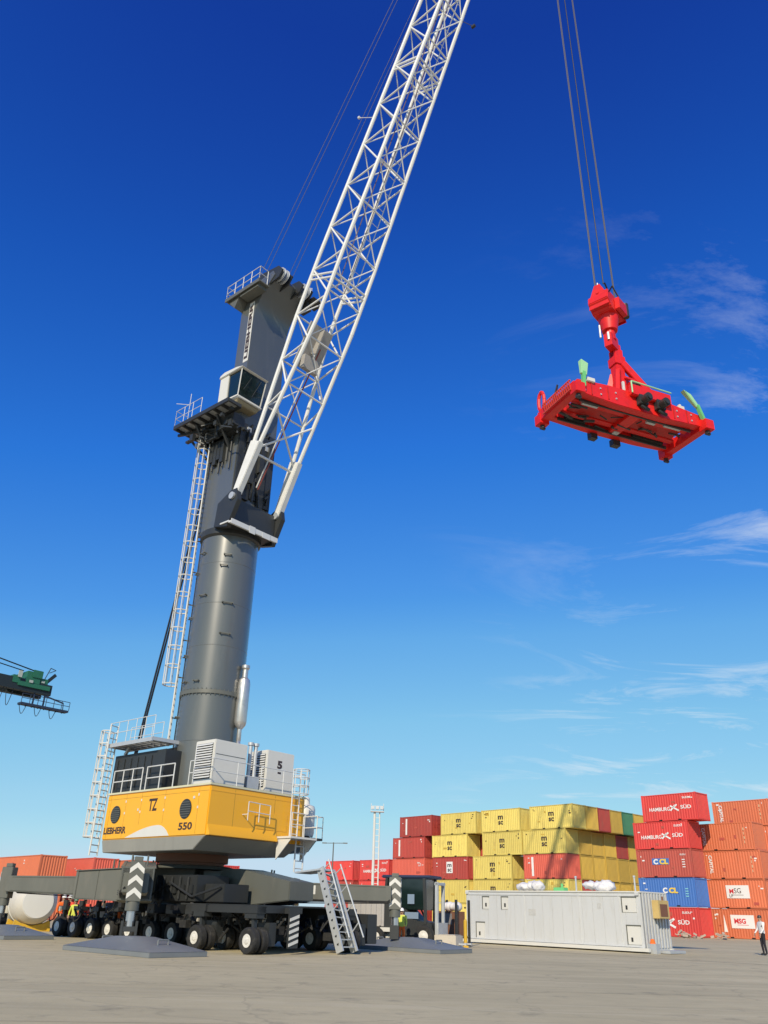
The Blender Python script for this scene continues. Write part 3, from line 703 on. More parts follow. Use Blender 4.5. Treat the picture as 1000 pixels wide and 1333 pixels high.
# --- boarding stairs at the front
stl = MB()
L0, L1 = Vector((8.5, -.34, 2.92)), Vector((9.5, -.07, .08)); R0, R1 = Vector((8.5, .34, 2.78)), Vector((9.5, .72, .08))
stl.beam(L0, L1, .06, .34, upv=(1, 0, .4)); stl.beam(R0, R1, .06, .34, upv=(1, 0, .4))
stairs = Z(stl, 'boarding_stairs', m_steel)
for k in range(11):
    t = .06 + k * .088; a = L0.lerp(L1, t); b = R0.lerp(R1, t)
    mt = MB().beam(a, b, .2, .035); Z(mt, 'tread', m_steel, stairs)
hr = MB()
for a, b in ((L0, L1), (R0, R1)):
    o = Vector((.42, 0, .3)); hr.tube(a + o, b + o * 1.0 + Vector((0, 0, .2)), .03, 6)
    for t in (.05, .3, .55, .8): q = a.lerp(b, t); hr.tube(q, q + o + Vector((0, 0, .2 * t)), .022, 6)
hr.beam((7.2, 0, 2.75), (8.55, 0, 2.86), .9, .06)
Z(hr, 'handrail', m_steel, stairs)
# holes punched in the stringers
hl = MB()
for k in range(10):
    q = L0.lerp(L1, .07 + k * .093); hl.beam(q + Vector((.0, -.03, 0)), q + Vector((.0, -.028, 0)) + Vector((0, -.004, 0)), .09, .09)
Z(hl, 'stringer_hole', m_dark, stairs)

# --- slewing platform
bx0, bx1, by = -3.3, 4.25, 2.75
pb = MB()
pb.bx(bx0, bx1, -by, by, 4.05, 6.0)
body = Z(pb, 'slewing_platform', m_yellow, bevel=.04)
sk = MB()
sk.hexa([(bx0 + .1, -by + .1, 3.52), (bx1 - .85, -by + .1, 3.52), (bx1 - .85, by - .25, 3.52), (bx0 + .1, by - .25, 3.52)],
        [(bx0 + .02, -by + .02, 4.045), (bx1 - .02, -by + .02, 4.045), (bx1 - .02, by - .02, 4.045), (bx0 + .02, by - .02, 4.045)])
Z(sk, 'underframe', mat('underframe_grey', (.30, .295, .26), .5, dirt=.2, dirtcol=(.12,.11,.1), streak=True), body, .02)
Z(MB().bx(bx0 - .03, bx1 + .03, -by - .03, by + .03, 6.003, 6.09), 'deck_edge', m_cream, body, .01)
for hx, hr_ in ((-2.45, .36), (2.75, .38)):
    vh = MB().lathe([(hr_, -.02), (hr_ + .03, -.03), (hr_ + .03, .02), (hr_, .02)], 28, ax='y', o=(hx, -by, 5.1))
    Z(MB().lathe([(hr_, -.012), (hr_, .0)], 28, ax='y', o=(hx, -by - .003, 5.12)).lathe([(hr_ + .02, -.02), (hr_ + .02, -.012)], 28, ax='y', o=(hx, -by - .001, 5.12)), 'air_intake', m_dark, body)
    gl = MB()
    for k in range(7):
        zz_ = 5.12 - hr_ + (k + .8) * hr_ / 4; hwid = math.sqrt(max(0, hr_ ** 2 - (zz_ - 5.12) ** 2)) * .95
        if hwid > .05: gl.bx(hx - hwid, hx + hwid, -by - .045, -by - .024, zz_ - .016, zz_ + .016)
    Z(gl, 'intake_grille', m_grey, body)
text('TZ', body, m_text, (.35, -by - .004, 5.38), '-y', .52, .62, bold=.03)
text('LIEBHERR', body, m_text, (-2.35, -by - .004, 4.42), '-y', .29, 1.75, bold=.035)
text('550', body, m_text, (2.85, -by - .004, 4.42), '-y', .30, .92, bold=.03)
sw = MB()
def swoosh(x0, x1, zt, zb, off):
    n = 16; poly = []
    for i in range(n + 1):
        t = i / n; x = x0 + (x1 - x0) * t; poly.append((x, zb + (zt - zb) * (sin(min(1, t * 1.35) * math.pi / 2) if t < .74 else cos((t - .74) / .26 * math.pi / 2) ** .8)))
    poly.append((x1, zb)); poly.insert(0, (x0, zb))
    sw.prism(poly, -by - off, -by + .02, 'y')
swoosh(-1.45, 1.8, 4.55, 4.10, .004)
Z(sw, 'white_swoosh', m_white, body)
sm_ = MB()
for x in (-3.0, -1.75, -.55, 1.2, 3.55): sm_.bx(x - .008, x + .008, -by - .002, -by + .01, 4.6 if -1.6 < x < 1.9 else 4.12, 5.95)
sm_.bx(bx0 + .06, bx1 - .06, -by - .002, -by + .01, 5.78, 5.795)
for y in (-1.4, .9, 2.1): sm_.bx(bx1 - .01, bx1 + .002, y - .008, y + .008, 4.12, 5.95)
Z(sm_, 'panel_seam', mat('seam_brown', (.30, .16, .02), .7), body)['kind'] = 'stuff'  # thin brown strips along the panel seams
hg = MB()
for x in (-1.75, -.55, 1.2, 3.55):
    for z in (5.1, 5.6): hg.bx(x - .03, x + .03, -by - .02, -by, z, z + .1)
hg.bx(3.2, 3.3, -by - .03, -by, 5.5, 5.6); hg.bx(-.75, -.68, -by - .03, -by, 5.2, 5.3)
Z(hg, 'hinge', m_rail, body)
# front face trims
Z(MB().prism([(bx1 - .02, 4.055), (bx1 + .2, 4.055), (bx1 + .2, 4.12), (bx1 - .02, 4.52)], -by + .03, 1.05, 'y'), 'front_ledge', m_yellow, body, .01)
tr = MB(); tr.bx(bx1 - .01, bx1 + .012, -by + .05, by - .05, 5.78, 5.84); tr.bx(bx1 - .01, bx1 + .015, -.1, 1.7, 4.5, 5.2)
Z(tr, 'front_hatch', m_yellow, body, .006)
fr_ = MB(); railing(fr_, [(bx1 + .35, -.9, 4.75), (bx1 + .35, .35, 4.7)], .75, .02, .8)
fr_.tube((bx1, -.9, 5.0), (bx1 + .35, -.9, 5.0), .02, 6)
Z(fr_, 'grab_rail', m_rail, body)
# deck railing
dr_ = MB(); railing(dr_, [(bx0 + .1, -by + .06, 6.09), (-.9, -by + .06, 6.09)], 1.0, .028, .85)
railing(dr_, [(-.55, -by + .06, 6.09), (1.5, -by + .06, 6.09)], 1.0, .028, .9)
railing(dr_, [(2.6, -by + .06, 6.09), (bx1 - .06, -by + .06, 6.09), (bx1 - .06, by - .06, 6.09), (1.5, by - .06, 6.09)], 1.0, .022, 1.3)
Z(dr_, 'deck_railing', m_rail)
# engine housing, dark
eh = MB(); eh.bx(-3.9, .2, -2.35, 2.3, 6.1, 7.9); eh.bx(-3.95, -3.3, -2.3, 2.3, 4.3, 6.2)
for k in range(6): eh.bx(-3.6 + .55 * k, -3.55 + .55 * k, -2.38, -2.352, 6.3, 7.7)
Z(eh, 'engine_housing', m_dark, bevel=.03)
cwt = MB(); cwt.bx(-3.25, -.2, -1.6, 1.6, 7.92, 8.1); Z(cwt, 'winch_cover', m_dark, bevel=.02)
# cabinets
for (y0, y1), louv in (((-2.3, -.45), True), ((.75, 2.45), False)):
    cb = MB(); cb.bx(2.3, 3.65, y0, y1, 6.12, 8.0); c = Z(cb, 'cooler_cabinet', m_white, bevel=.03)
    lv = MB(); ys = y0 - .004
    lv.bx(2.42, 3.53, ys - .003, ys + .02, 6.35, 7.85, 1)
    Z(lv, 'louvre_back', [m_dark, m_dark], c)
    for k in range(14):
        z = 6.4 + k * .105
        Z(MB().hexa([(2.42, ys - .055, z), (3.53, ys - .055, z), (3.53, ys - .005, z + .06), (2.42, ys - .005, z + .06)],
                    [(2.42, ys - .055, z + .012), (3.53, ys - .055, z + .012), (3.53, ys - .005, z + .072), (2.42, ys - .005, z + .072)]), 'louvre_slat', m_rail, c)
    if not louv: text('5', c, m_text, (3.655, 1.55, 7.4), '+x', .36, .3, bold=.05); Z(MB().bx(3.65, 3.66, 1.45, 1.65, 7.02, 7.1), 'small_badge', m_text, c)
    else:
        Z(MB().bx(3.652, 3.66, -2.2, -.55, 7.38, 7.4), 'panel_seam', m_dark, c)
stk = MB()
for y in (.0, .32): stk.tube((3.3, y, 6.1), (3.3, y, 8.15), .09, 12); stk.tube((3.3, y, 8.1), (3.3, y, 8.22), .14, 12)
stk.bx(3.1, 3.5, -.2, .5, 6.1, 6.7)
Z(stk, 'exhaust_stack', m_steel)
# grey rear flank deck
Z(MB().bx(bx0 + .1, bx1 - .1, -by + .15, by - .15, 6.088, 6.118), 'deck_plate', m_grey)
# white tank with black bracket on the far front side
wt = MB().lathe([(.1, 4.5), (.42, 4.55), (.46, 4.7), (.46, 5.75), (.4, 5.9), (.18, 5.98), (.16, 6.25), (.08, 6.32)], 20, o=(3.0, 4.05, 0))
Z(wt, 'white_tank', m_white)
br = MB(); br.bx(2.3, 3.7, 2.75, 4.6, 4.36, 4.46); br.prism([(2.8, 4.36), (4.5, 4.36), (4.0, 3.85), (2.9, 3.7)], 2.6, 3.4, 'x')
Z(br, 'tank_bracket', m_dark, bevel=.01)
brr = MB(); railing(brr, [(3.68, 2.9, 4.46), (3.68, 4.58, 4.46), (2.3, 4.58, 4.46)], .95, .02, .9); Z(brr, 'bracket_railing', m_rail)
# entry landing and ladder on the front
en = MB(); en.bx(4.28, 5.2, 1.1, 2.7, 4.2, 4.28)
en.prism([(4.28, 4.2), (5.2, 4.2), (4.28, 3.35)], 1.15, 1.19, 'y'); en.prism([(4.28, 4.2), (5.2, 4.2), (4.28, 3.35)], 2.6, 2.64, 'y')
railing(en, [(5.18, 1.12, 4.28), (5.18, 1.9, 4.28)], .95, .022, .8); railing(en, [(5.18, 2.68, 4.28), (4.3, 2.68, 4.28)], .95, .022, .8)
Z(en, 'entry_landing', m_white)
def ladder(p, w, z0, z1, dirv, cage=None, r=.025, name='access_ladder', m=m_rail, cr=.36, step=.3, hoop=.9):
    mb = MB(); p = Vector(p); d = Vector(dirv).normalized(); s = Vector((-d.y, d.x, 0))
    for o in (-w / 2, w / 2): mb.tube(p + s * o + Vector((0, 0, z0)), p + s * o + Vector((0, 0, z1)), r * 1.25, 6)
    z = z0 + .15
    while z < z1: mb.tube(p - s * w / 2 + Vector((0, 0, z)), p + s * w / 2 + Vector((0, 0, z)), r * .8, 5); z += step
    if cage is not None:
        cp = []
        for i in range(9):
            a = -math.pi / 2 + math.pi * i / 8; cp.append(d * (.28 + cr * cos(a)) + s * cr * sin(a) if True else None)
        cp = [s * -w / 2] + cp + [s * w / 2]
        z = cage
        while z <= z1 + .01:
            mb.path([p + c + Vector((0, 0, z)) for c in cp], r, 5); z += hoop
        for c in cp[1:-1:2]: mb.tube(p + c + Vector((0, 0, cage)), p + c + Vector((0, 0, z - hoop)), r * .8, 5)
    return Z(mb, name, m)
ladder((4.55, 2.3, 0), .5, 2.9, 4.25, (1, 0, 0), r=.03)
ladder((4.5, 1.9, 0), .45, 4.28, 7.2, (1, 0, 0), cage=6.1, hoop=.35)
rb = MB().bx(5.0, 5.35, 1.85, 2.7, 2.85, 2.93); Z(rb, 'blue_step', mat('step_blue', (.05, .08, .3), .5))
# rear ladder with cage, and the walkway to the tower
ladder((-3.7, -2.8, 0), .55, 3.4, 9.3, (-1, -.35, 0), cage=4.2, hoop=.6, r=.032, m=m_white)
wk = MB(); wz = 8.32
wk.bx(-3.9, -.2, -2.95, -2.88, wz - .12, wz + .06); wk.bx(-3.9, -.2, -1.75, -1.68, wz - .12, wz + .06)
for k in range(8): wk.bx(-3.85 + .5 * k, -3.79 + .5 * k, -2.88, -1.75, wz - .1, wz - .02)
wk.beam((-.25, -2.9, wz), (-.15, -1.4, wz), .1, .16)
wk.beam((-3.2, -2.3, 7.9), (-2.9, -2.3, 8.25), .12, .12)
walk = Z(wk, 'tower_walkway', m_steel)
for k in range(7): Z(MB().bx(-3.78 + .51 * k, -3.33 + .51 * k, -2.87, -1.76, wz - .02, wz + .015), 'grating_panel', m_grey, walk)
wr = MB(); railing(wr, [(-3.9, -2.9, wz + .06), (-.2, -2.9, wz + .06)], 1.0, .018, .75); railing(wr, [(-3.9, -1.72, wz + .06), (-1.2, -1.72, wz + .06)], 1.0, .018, .9)
Z(wr, 'walkway_railing', m_rail)

# --- tower
tw = MB(); tw.lathe([(1.5, 6.0), (1.5, 10.62), (1.5, 10.78), (1.5, 15), (1.5, 19.35)], 56)
tower = Z(tw, 'tower', m_tower)
for zs in (8.4, 13.0, 15.2, 17.4):
    Z(MB().lathe([(1.498, zs - .03), (1.508, zs - .015), (1.508, zs + .015), (1.498, zs + .03)], 56), 'weld_seam', m_tower, tower)
crn = MB()
for a_ in (-128, -131): crn.tube((1.53 * cos(R(a_)), 1.53 * sin(R(a_)), 6.2), (1.53 * cos(R(a_)), 1.53 * sin(R(a_)), 19), .025, 6)
Z(crn, 'cable_run', m_dark, tower)
fl = MB().lathe([(1.5, 10.6), (1.57, 10.6), (1.57, 10.78), (1.5, 10.78)], 56); 
for i in range(44):
    a = 2 * math.pi * i / 44; fl.tube((1.545 * cos(a), 1.545 * sin(a), 10.53), (1.545 * cos(a), 1.545 * sin(a), 10.85), .022, 5)
Z(fl, 'flange_ring', m_grey, tower)
for a, z, l in ((-95, 18.0, .3), (-80, 15.6, .4), (-45, 17.2, .35), (-30, 15.2, .5), (-28, 13.6, .5), (-120, 14.6, .3), (-118, 12.6, .4), (-122, 9.6, .35), (-115, 17.0, .3), (-70, 11.2, .25), (-100, 11.2, .25), (-40, 17.8, .35)):
    a = R(a); p = Vector((1.5 * cos(a), 1.5 * sin(a), z)); q = Vector((cos(a), sin(a), 0)); s = Vector((-q.y, q.x, 0))
    lg = MB().tube(p - s * l / 2 - q * .05, p - s * l / 2 + q * .16, .035, 8).tube(p + s * l / 2 - q * .05, p + s * l / 2 + q * .16, .035, 8).beam(p + s * l / 2 + q * .1, p - s * l / 2 + q * .1, .04, .05)
    Z(lg, 'tower_bracket', m_grey, tower)
mf = MB().lathe([(.08, 8.5), (.11, 8.55), (.11, 9.1), (.26, 9.3), (.3, 9.45), (.3, 11.3), (.26, 11.5), (.14, 11.62), (.14, 12.0), (.2, 12.08), (.2, 12.22)], 18, o=(1.62, .62, 0))
mf.beam((1.2, .6, 11.0), (1.45, .6, 11.0), .1, .1); mf.beam((1.2, .6, 9.7), (1.45, .6, 9.7), .1, .1)
mf.tube((1.62, .62, 8.55), (1.85, .5, 8.1), .1, 10); mf.beam((1.3, .2, 11.2), (1.4, .62, 11.2), .06, .3); mf.beam((1.3, .2, 9.6), (1.4, .62, 9.6), .06, .2)
Z(mf, 'exhaust_muffler', m_silver, tower)
# upper tower, a tall box that leans its head forward
hw = 1.35
ut = MB()
prof = [(-1.25, 19.3), (1.3, 19.3), (1.3, 33.0), (1.5, 33.8), (1.95, 34.6), (2.6, 35.2), (2.9, 35.5), (2.7, 35.9), (1.4, 35.75), (.1, 35.1), (.1, 29.5), (-.3, 28.6), (-1.1, 26.5)]
ut.prism(prof, -hw, hw, 'y')
upper = Z(ut, 'upper_tower', m_tower, bevel=.02)
Z(MB().bx(.86, 1.285, -hw - .012, -hw + .01, 29.9, 34.3), 'name_band', m_white, upper)
text('LIEBHERR', upper, m_text, (1.07, -hw - .016, 32.1), '-y', .30, 4.1, roll=math.pi / 2, bold=.05)
trn = MB().lathe([(1.52, 18.9), (1.62, 19.0), (1.62, 19.34), (1.5, 19.36)], 48); Z(trn, 'collar_ring', m_dark, tower)
# tower head with sheaves
hd = MB()
for y in (-1.25, -.45, .45, 1.25):
    hd.prism([(.4, 35.3), (1.6, 34.9), (3.2, 35.15), (3.5, 35.6), (3.1, 36.1), (1.6, 36.3), (.5, 36.0)], y - .05, y + .05, 'y')
hd.bx(.3, 1.2, -1.25, 1.25, 35.2, 35.9)
head = Z(hd, 'tower_head', m_dark, bevel=.01)
for y in (-1.05, -.75, .75, 1.05):
    Z(MB().lathe([(.1, -.05), (.42, -.05), (.48, -.05), (.44, 0), (.48, .05), (.42, .05), (.1, .05)], 20, ax='y', o=(3.0, y, 35.6)), 'sheave', m_steel, head)
    Z(MB().lathe([(.1, -.05), (.42, -.05), (.48, -.05), (.44, 0), (.48, .05), (.42, .05), (.1, .05)], 20, ax='y', o=(1.0, y, 36.0)), 'sheave', m_steel, head)
tpf = MB(); tpf.bx(-.6, 2.5, -2.15, -1.35, 34.7, 34.78); tpf.bx(-.6, 2.5, -2.18, -2.12, 34.62, 34.86)
tpf.prism([(-.5, 34.7), (.6, 34.7), (.2, 33.9)], -2.0, -1.36, 'y'); tpf.bx(.7, 2.3, -2.05, -1.4, 34.45, 34.7)
tpl = Z(tpf, 'head_platform', m_grey, head)
rr_ = MB(); railing(rr_, [(-.55, -1.4, 34.78), (-.55, -2.12, 34.78), (2.45, -2.12, 34.78), (2.45, -1.5, 34.78)], 1.05, .025, .8); railing(rr_, [(1.0, 1.3, 36.0), (3.0, 1.6, 35.7)], .7, .02, .9)
Z(rr_, 'head_railing', m_rail, head)
fp = MB(); fp.bx(2.6, 3.5, 1.35, 2.3, 35.2, 35.3); fp.bx(2.3, 3.0, 1.3, 1.7, 34.6, 35.25); Z(fp, 'sheave_bracket', m_dark, head, .01)
# boom bearing on the front of the tower
bb = MB()
for y in (-1.55, 1.55): bb.prism([(.6, 19.25), (1.7, 19.0), (2.35, 20.4), (2.2, 21.1), (1.7, 21.1), (.7, 20.6)], y - .14, y + .14, 'y')
bb.bx(.6, 1.85, -1.4, 1.4, 19.2, 20.7)
bear = Z(bb, 'boom_bearing', m_dark, bevel=.02)
fp = MB(); fp.bx(1.9, 2.12, -1.75, 1.45, 19.12, 19.22); fp.bx(2.1, 2.14, -1.75, 1.45, 19.05, 19.32)
fp.prism([(1.2, 19.2), (1.9, 19.2), (1.9, 19.28), (1.2, 19.28)], -1.75, -1.65, 'y')
fp.bx(2.145, 2.16, -.55, -.15, 18.95, 19.35); fp.bx(2.145, 2.16, .35, .9, 19.0, 19.3)
Z(fp, 'bearing_walkway', m_rail, bear)
pinm = MB()
for y in (-1.55, 1.55): pinm.tube((1.9, y - .25, 20.7), (1.9, y + .25, 20.7), .2, 14)
Z(pinm, 'pivot_pin', m_steel, bear)
clut = MB()
for i in range(26):
    a = Vector((random.uniform(1.32, 1.6), random.uniform(-1.2, .9), random.uniform(20.8, 25.5))); b = a + Vector((random.uniform(-.05, .1), random.uniform(-.25, .25), random.uniform(.2, 1.2)))
    clut.beam(a, b, random.uniform(.04, .14), random.uniform(.04, .14))
for k in range(4): clut.bx(1.3, 1.62, -1.1 + .6 * k, -.8 + .6 * k, 21.2 + .9 * k, 22.2 + .9 * k)
Z(clut, 'hydraulic_fittings', m_dark, upper)['kind'] = 'stuff'
eqp = MB()  # dark panels: part clutter, part added to stand in for shade below the platform
for k in range(5): eqp.bx(1.28, 1.42 + .05 * (k % 2), -1.3 + .52 * k, -.84 + .52 * k, 20.9 + .2 * (k % 3), 25.7 - .3 * (k % 2))
for k in range(4): eqp.bx(.1 - .3 * k, .35 - .3 * k, -1.55, -1.34, 23.4 + .25 * (k % 2), 25.7)
for k in range(7): eqp.tube((-.9 + .3 * k, -1.44, 22.8 + .3 * (k % 3)), (-.9 + .3 * k, -1.44, 25.8), .05, 6)
eqp.bx(-1.2, 1.3, -1.75, -1.36, 24.9, 25.75)
Z(eqp, 'shade_clutter_panel', m_dark, upper)['kind'] = 'stuff'
lg2 = MB()
for y, z in ((-1.0, 22.3), (-.6, 24.2), (.2, 23.0), (-.9, 25.2), (.5, 24.6)): lg2.bx(1.3, 1.5, y, y + .25, z, z + .3)
Z(lg2, 'junction_box', m_steel, upper)
# --- operator cab
cx0, cx1, cy0, cy1, cz0, cz1 = .35, 2.3, -2.35, -.5, 26.55, 28.5
cb = MB(); cb.bx(cx0, cx1 - .3, cy0 + .12, cy1, cz0 + .06, cz0 + .18); cb.bx(cx0, cx0 + .75, cy0, cy1, cz0 + .17, cz1 - .1)
cb.prism([(cx0 - .05, cz1 - .14), (cx1 - .1, cz1 - .12), (cx1 + .02, cz1 - .06), (cx1 - .5, cz1 + .08), (cx0 + .4, cz1 + .16), (cx0 + .05, cz1 + .05)], cy0 - .08, cy1 + .06, 'y')
cab = Z(cb, 'operator_cab', m_white, bevel=.03)
fr2 = MB()
posts = [((cx1 - .12, cy0 + .03), (cx1 - .35, cy0 + .12)), ((cx1 - .12, cy1 - .03), (cx1 - .35, cy1 - .1)), ((cx0 + .72, cy0 + .03), (cx0 + .72, cy0 + .05))]
for (tx, ty_), (lx, ly) in posts: fr2.beam((lx, ly, cz0 + .15), (tx, ty_, cz1 - .1), .055, .055)
fr2.beam((cx1 - .35, cy0 + .1, cz0 + .16), (cx1 - .35, cy1 - .1, cz0 + .16), .08, .08); fr2.beam((cx1 - .33, cy0 + .12, cz0 + .16), (cx0 + .6, cy0 + .06, cz0 + .16), .08, .08)
Z(fr2, 'window_frame', m_white, cab)
Z(MB().hexa([(cx1 - .36, cy0 + .15, cz0 + .2), (cx1 - .36, cy1 - .12, cz0 + .2), (cx1 - .40, cy1 - .12, cz0 + .2), (cx1 - .40, cy0 + .15, cz0 + .2)],
            [(cx1 - .13, cy0 + .07, cz1 - .14), (cx1 - .13, cy1 - .05, cz1 - .14), (cx1 - .17, cy1 - .05, cz1 - .14), (cx1 - .17, cy0 + .07, cz1 - .14)]), 'front_window', m_glass, cab)
Z(MB().hexa([(cx0 + .76, cy0 + .09, cz0 + .2), (cx1 - .40, cy0 + .15, cz0 + .2), (cx1 - .40, cy0 + .19, cz0 + .2), (cx0 + .76, cy0 + .13, cz0 + .2)],
            [(cx0 + .76, cy0 + .06, cz1 - .14), (cx1 - .17, cy0 + .07, cz1 - .14), (cx1 - .17, cy0 + .11, cz1 - .14), (cx0 + .76, cy0 + .10, cz1 - .14)]), 'side_window', m_glass, cab)
Z(MB().hexa([(cx0 + .8, cy0 + .2, cz0 - .22), (cx1 - .5, cy0 + .25, cz0 - .22), (cx1 - .5, cy1 - .2, cz0 - .22), (cx0 + .8, cy1 - .2, cz0 - .22)],
            [(cx0 + .4, cy0 + .15, cz0 - .003), (cx1 - .35, cy0 + .15, cz0 - .003), (cx1 - .35, cy1 - .1, cz0 - .003), (cx0 + .4, cy1 - .1, cz0 - .003)]), 'cab_floor', mat('cab_floor_tan', (.30, .25, .15), .6), cab, .03)
wp = MB(); wp.beam((cx1 - .3, -1.3, cz0 + .5), (cx1 - .1, -.9, cz1 - .3), .03, .03); wp.beam((cx1 - .2, -2.0, cz0 + .6), (cx1 - .12, -1.6, cz1 - .4), .03, .03); Z(wp, 'wiper', m_dark, cab)
# cab platform
cp = MB(); pz0 = 26.0
X0, X1, Y0, Y1 = -2.55, 2.25, -3.0, -.4
for y in (Y0, -2.15, -1.42): cp.bx(X0, X1 if y < -2 else .2, y - .05, y + .05, pz0 - .22, pz0 + .02)
for k in range(8):
    x = X0 + k * (X1 - X0) / 7; cp.bx(x - .05, x + .05, Y0, -2.15 if x > .3 else (-1.4 if x > -1.5 else Y1), pz0 - .2, pz0 - .02)
cp.bx(X0, -1.2, Y1 - .05, Y1 + .05, pz0 - .22, pz0 + .02)
cpl = Z(cp, 'cab_platform', m_dark)
stx = (X1 - X0) / 7
for k in range(7):
    x = X0 + k * stx + .06
    Z(MB().bx(x, x + stx - .12, Y0 + .06, -2.2, pz0 - .04, pz0), 'grating_panel', m_steel, cpl)
    if k < 4: Z(MB().bx(x, x + stx - .12, -2.1, -1.48, pz0 - .04, pz0), 'grating_panel', m_steel, cpl)
    if k < 2: Z(MB().bx(x, x + stx - .12, -1.36, Y1 - .06, pz0 - .04, pz0), 'grating_panel', m_steel, cpl)
ub = MB()
for a, b in (((-2.6, -1.8, 25.75), (-1.1, -.8, 23.6)), ((-1.0, -2.6, 25.75), (-.9, -1.2, 23.8)), ((.8, -2.6, 25.75), (.7, -1.2, 23.9)), ((-2.8, -2.5, 25.75), (.9, -1.7, 25.3)), ((-2.6, -.6, 25.75), (.2, -2.5, 25.7))):
    ub.beam(a, b, .12, .14)
ub.bx(-1.6, .6, -1.9, -1.4, 24.9, 25.6); ub.bx(.4, 1.8, -2.2, -1.4, 25.0, 25.7)
Z(ub, 'platform_bracket', m_dark, cpl)
ub = MB()
for k in range(9): ub.bx(-2.2 + .42 * k, -2.0 + .42 * k, -1.7 + .02 * k, -1.45, 25.1 - .1 * (k % 3), 25.35)
Z(ub, 'platform_lamp', m_steel, cpl)
rn3 = random.Random(12); ucl = MB()
for i in range(30):
    x = rn3.uniform(-2.0, 2.1); y = rn3.uniform(-2.7, -1.5); z = rn3.uniform(24.6, 25.7)
    if i % 2: ucl.bx(x - rn3.uniform(.05, .25), x + .1, y - .1, y + .1, z, z + rn3.uniform(.1, .4))
    else: ucl.beam((x, y, z), (x + rn3.uniform(-.8, .8), y + rn3.uniform(-.1, .5), z + rn3.uniform(-.3, .5)), .06, .06)
Z(ucl, 'platform_fittings', m_dark, cpl)['kind'] = 'stuff'
pr = MB(); railing(pr, [(X0, Y1, pz0), (X0, Y0, pz0), (-.2, Y0, pz0)], 1.05, .018, .9)
pr.tube((X0 - .5, Y0 + .2, pz0 + 1.9), (X0 + 1.0, Y0 + .2, pz0 + 1.2), .02, 5); pr.tube((X0 + .9, Y0 + .2, pz0), (X0 + .9, Y0 + .2, pz0 + 2.0), .02, 5)
Z(pr, 'platform_railing', m_rail)
# main tower ladder
ladder((-1.05, -1.45, 0), .5, 8.3, 25.9, (-.65, -.76, 0), cage=11.2, hoop=.95, r=.032, m=m_white, cr=.38)
lb_ = MB()
for z in (9.6, 11.6, 13.5, 15.4, 17.2, 19.0, 21, 23.5): lb_.beam((-1.05, -1.45, z), (-.9, -1.05, z), .05, .05)
Z(lb_, 'ladder_bracket', m_grey)

# --- boom
FT = Vector((1.9, 0, 20.7)); TIP_X = 22.46
LB = 54.0; bu = Vector((TIP_X - 1.9, 0, 0)); bu.z = math.sqrt(LB * LB - bu.x ** 2); bu.normalize(); bn = Vector((-bu.z, 0, bu.x))
def hy(s): return 1.5 + (1.28 - 1.5) * s / 11 if s < 11 else (1.28 if s < 15 else max(.62, 1.28 - (s - 15) * .0185))
def hn(s): return max(.06, min(1.0, .12 + (s - 1.6) / 9.4 * .88)) if s < 11 else (1.0 if s < 36 else max(.45, 1.0 - (s - 36) * .035))
def bp(s, sy, sn): return FT + bu * s + bn * (hn(s) * sn) + Vector((0, hy(s) * sy, 0))
bmf = MB()
for sy in (-1, 1):
    a, b = bp(0, sy, 0), bp(3.2, sy, 0); bmf.beam(a, b, .34, .42, 0, .34, .78, upv=bn)
boom = Z(bmf, 'boom', m_boom, bevel=.03)
for sy in (-1, 1):
    for sn in (-1, 1):
        for a, b in ((2.6, 11.0), (11.0, 15.0), (15.0, 36.0), (36.0, 53.0)):
            rod('chord', bp(a, sy, sn), bp(b, sy, sn), (.115 if a < 36 else .1), m_boom, boom)
bay = 2.85
s = 5.3; k = 0
while s < 51:
    e = min(s + bay, 52.5); mid = (s + e) / 2
    for sy in (-1, 1):           # side faces: V of two diagonals
        rod('brace', bp(s, sy, 1), bp(mid - .35, sy, -1), .052, m_boom, boom); rod('brace', bp(mid - .15, sy, -1), bp(e, sy, 1), .052, m_boom, boom)
    for sn in (-1, 1):           # top and bottom faces: strut and crossed diagonals
        o = 0 if sn > 0 else bay / 2
        a, b = min(s + o, 52), min(e + o, 52.4)
        rod('brace', bp(a, -1, sn), bp(a, 1, sn), .05, m_boom, boom)
        rod('brace', bp(a, -1, sn), bp(b, 1, sn), .036, m_boom, boom); rod('brace', bp(a, 1, sn), bp(b, -1, sn), .036, m_boom, boom)
    s = e; k += 1
# extra members at the foot and the joint rings
for a, b in (((2.8, -1, 0), (5.3, 1, -1)), ((2.8, 1, 0), (5.3, -1, -1))): rod('brace', bp(*a), bp(*b), .06, m_boom, boom)
rod('brace', bp(2.6, -1, 0), bp(2.6, 1, 0), .07, m_boom, boom)
for sj in (13.2, 13.5, 27.7, 28.0, 41.9, 42.2):
    for sy in (-1, 1): rod('joint_strut', bp(sj, sy, 1), bp(sj, sy, -1), .06, m_boom, boom)
    rod('joint_strut', bp(sj, -1, -1), bp(sj, 1, -1), .06, m_boom, boom)
gp = MB(); a, b = 8.2, 10.8
gp.beam(FT + bu * a + bn * .35, FT + bu * b + bn * .1, 1.7, .1, upv=bn); gp.beam(FT + bu * (a - .1) + bn * -.1, FT + bu * (a + .7) + bn * .1, 1.1, .3, upv=bn)
gp.beam(FT + bu * (a + 1) + bn * .05, FT + bu * (b - .1) + bn * 0, .08, .5, upv=bn)
Z(gp, 'boom_gusset', mat('gusset_grey', (.36, .34, .31), .6, dirt=.4), boom)
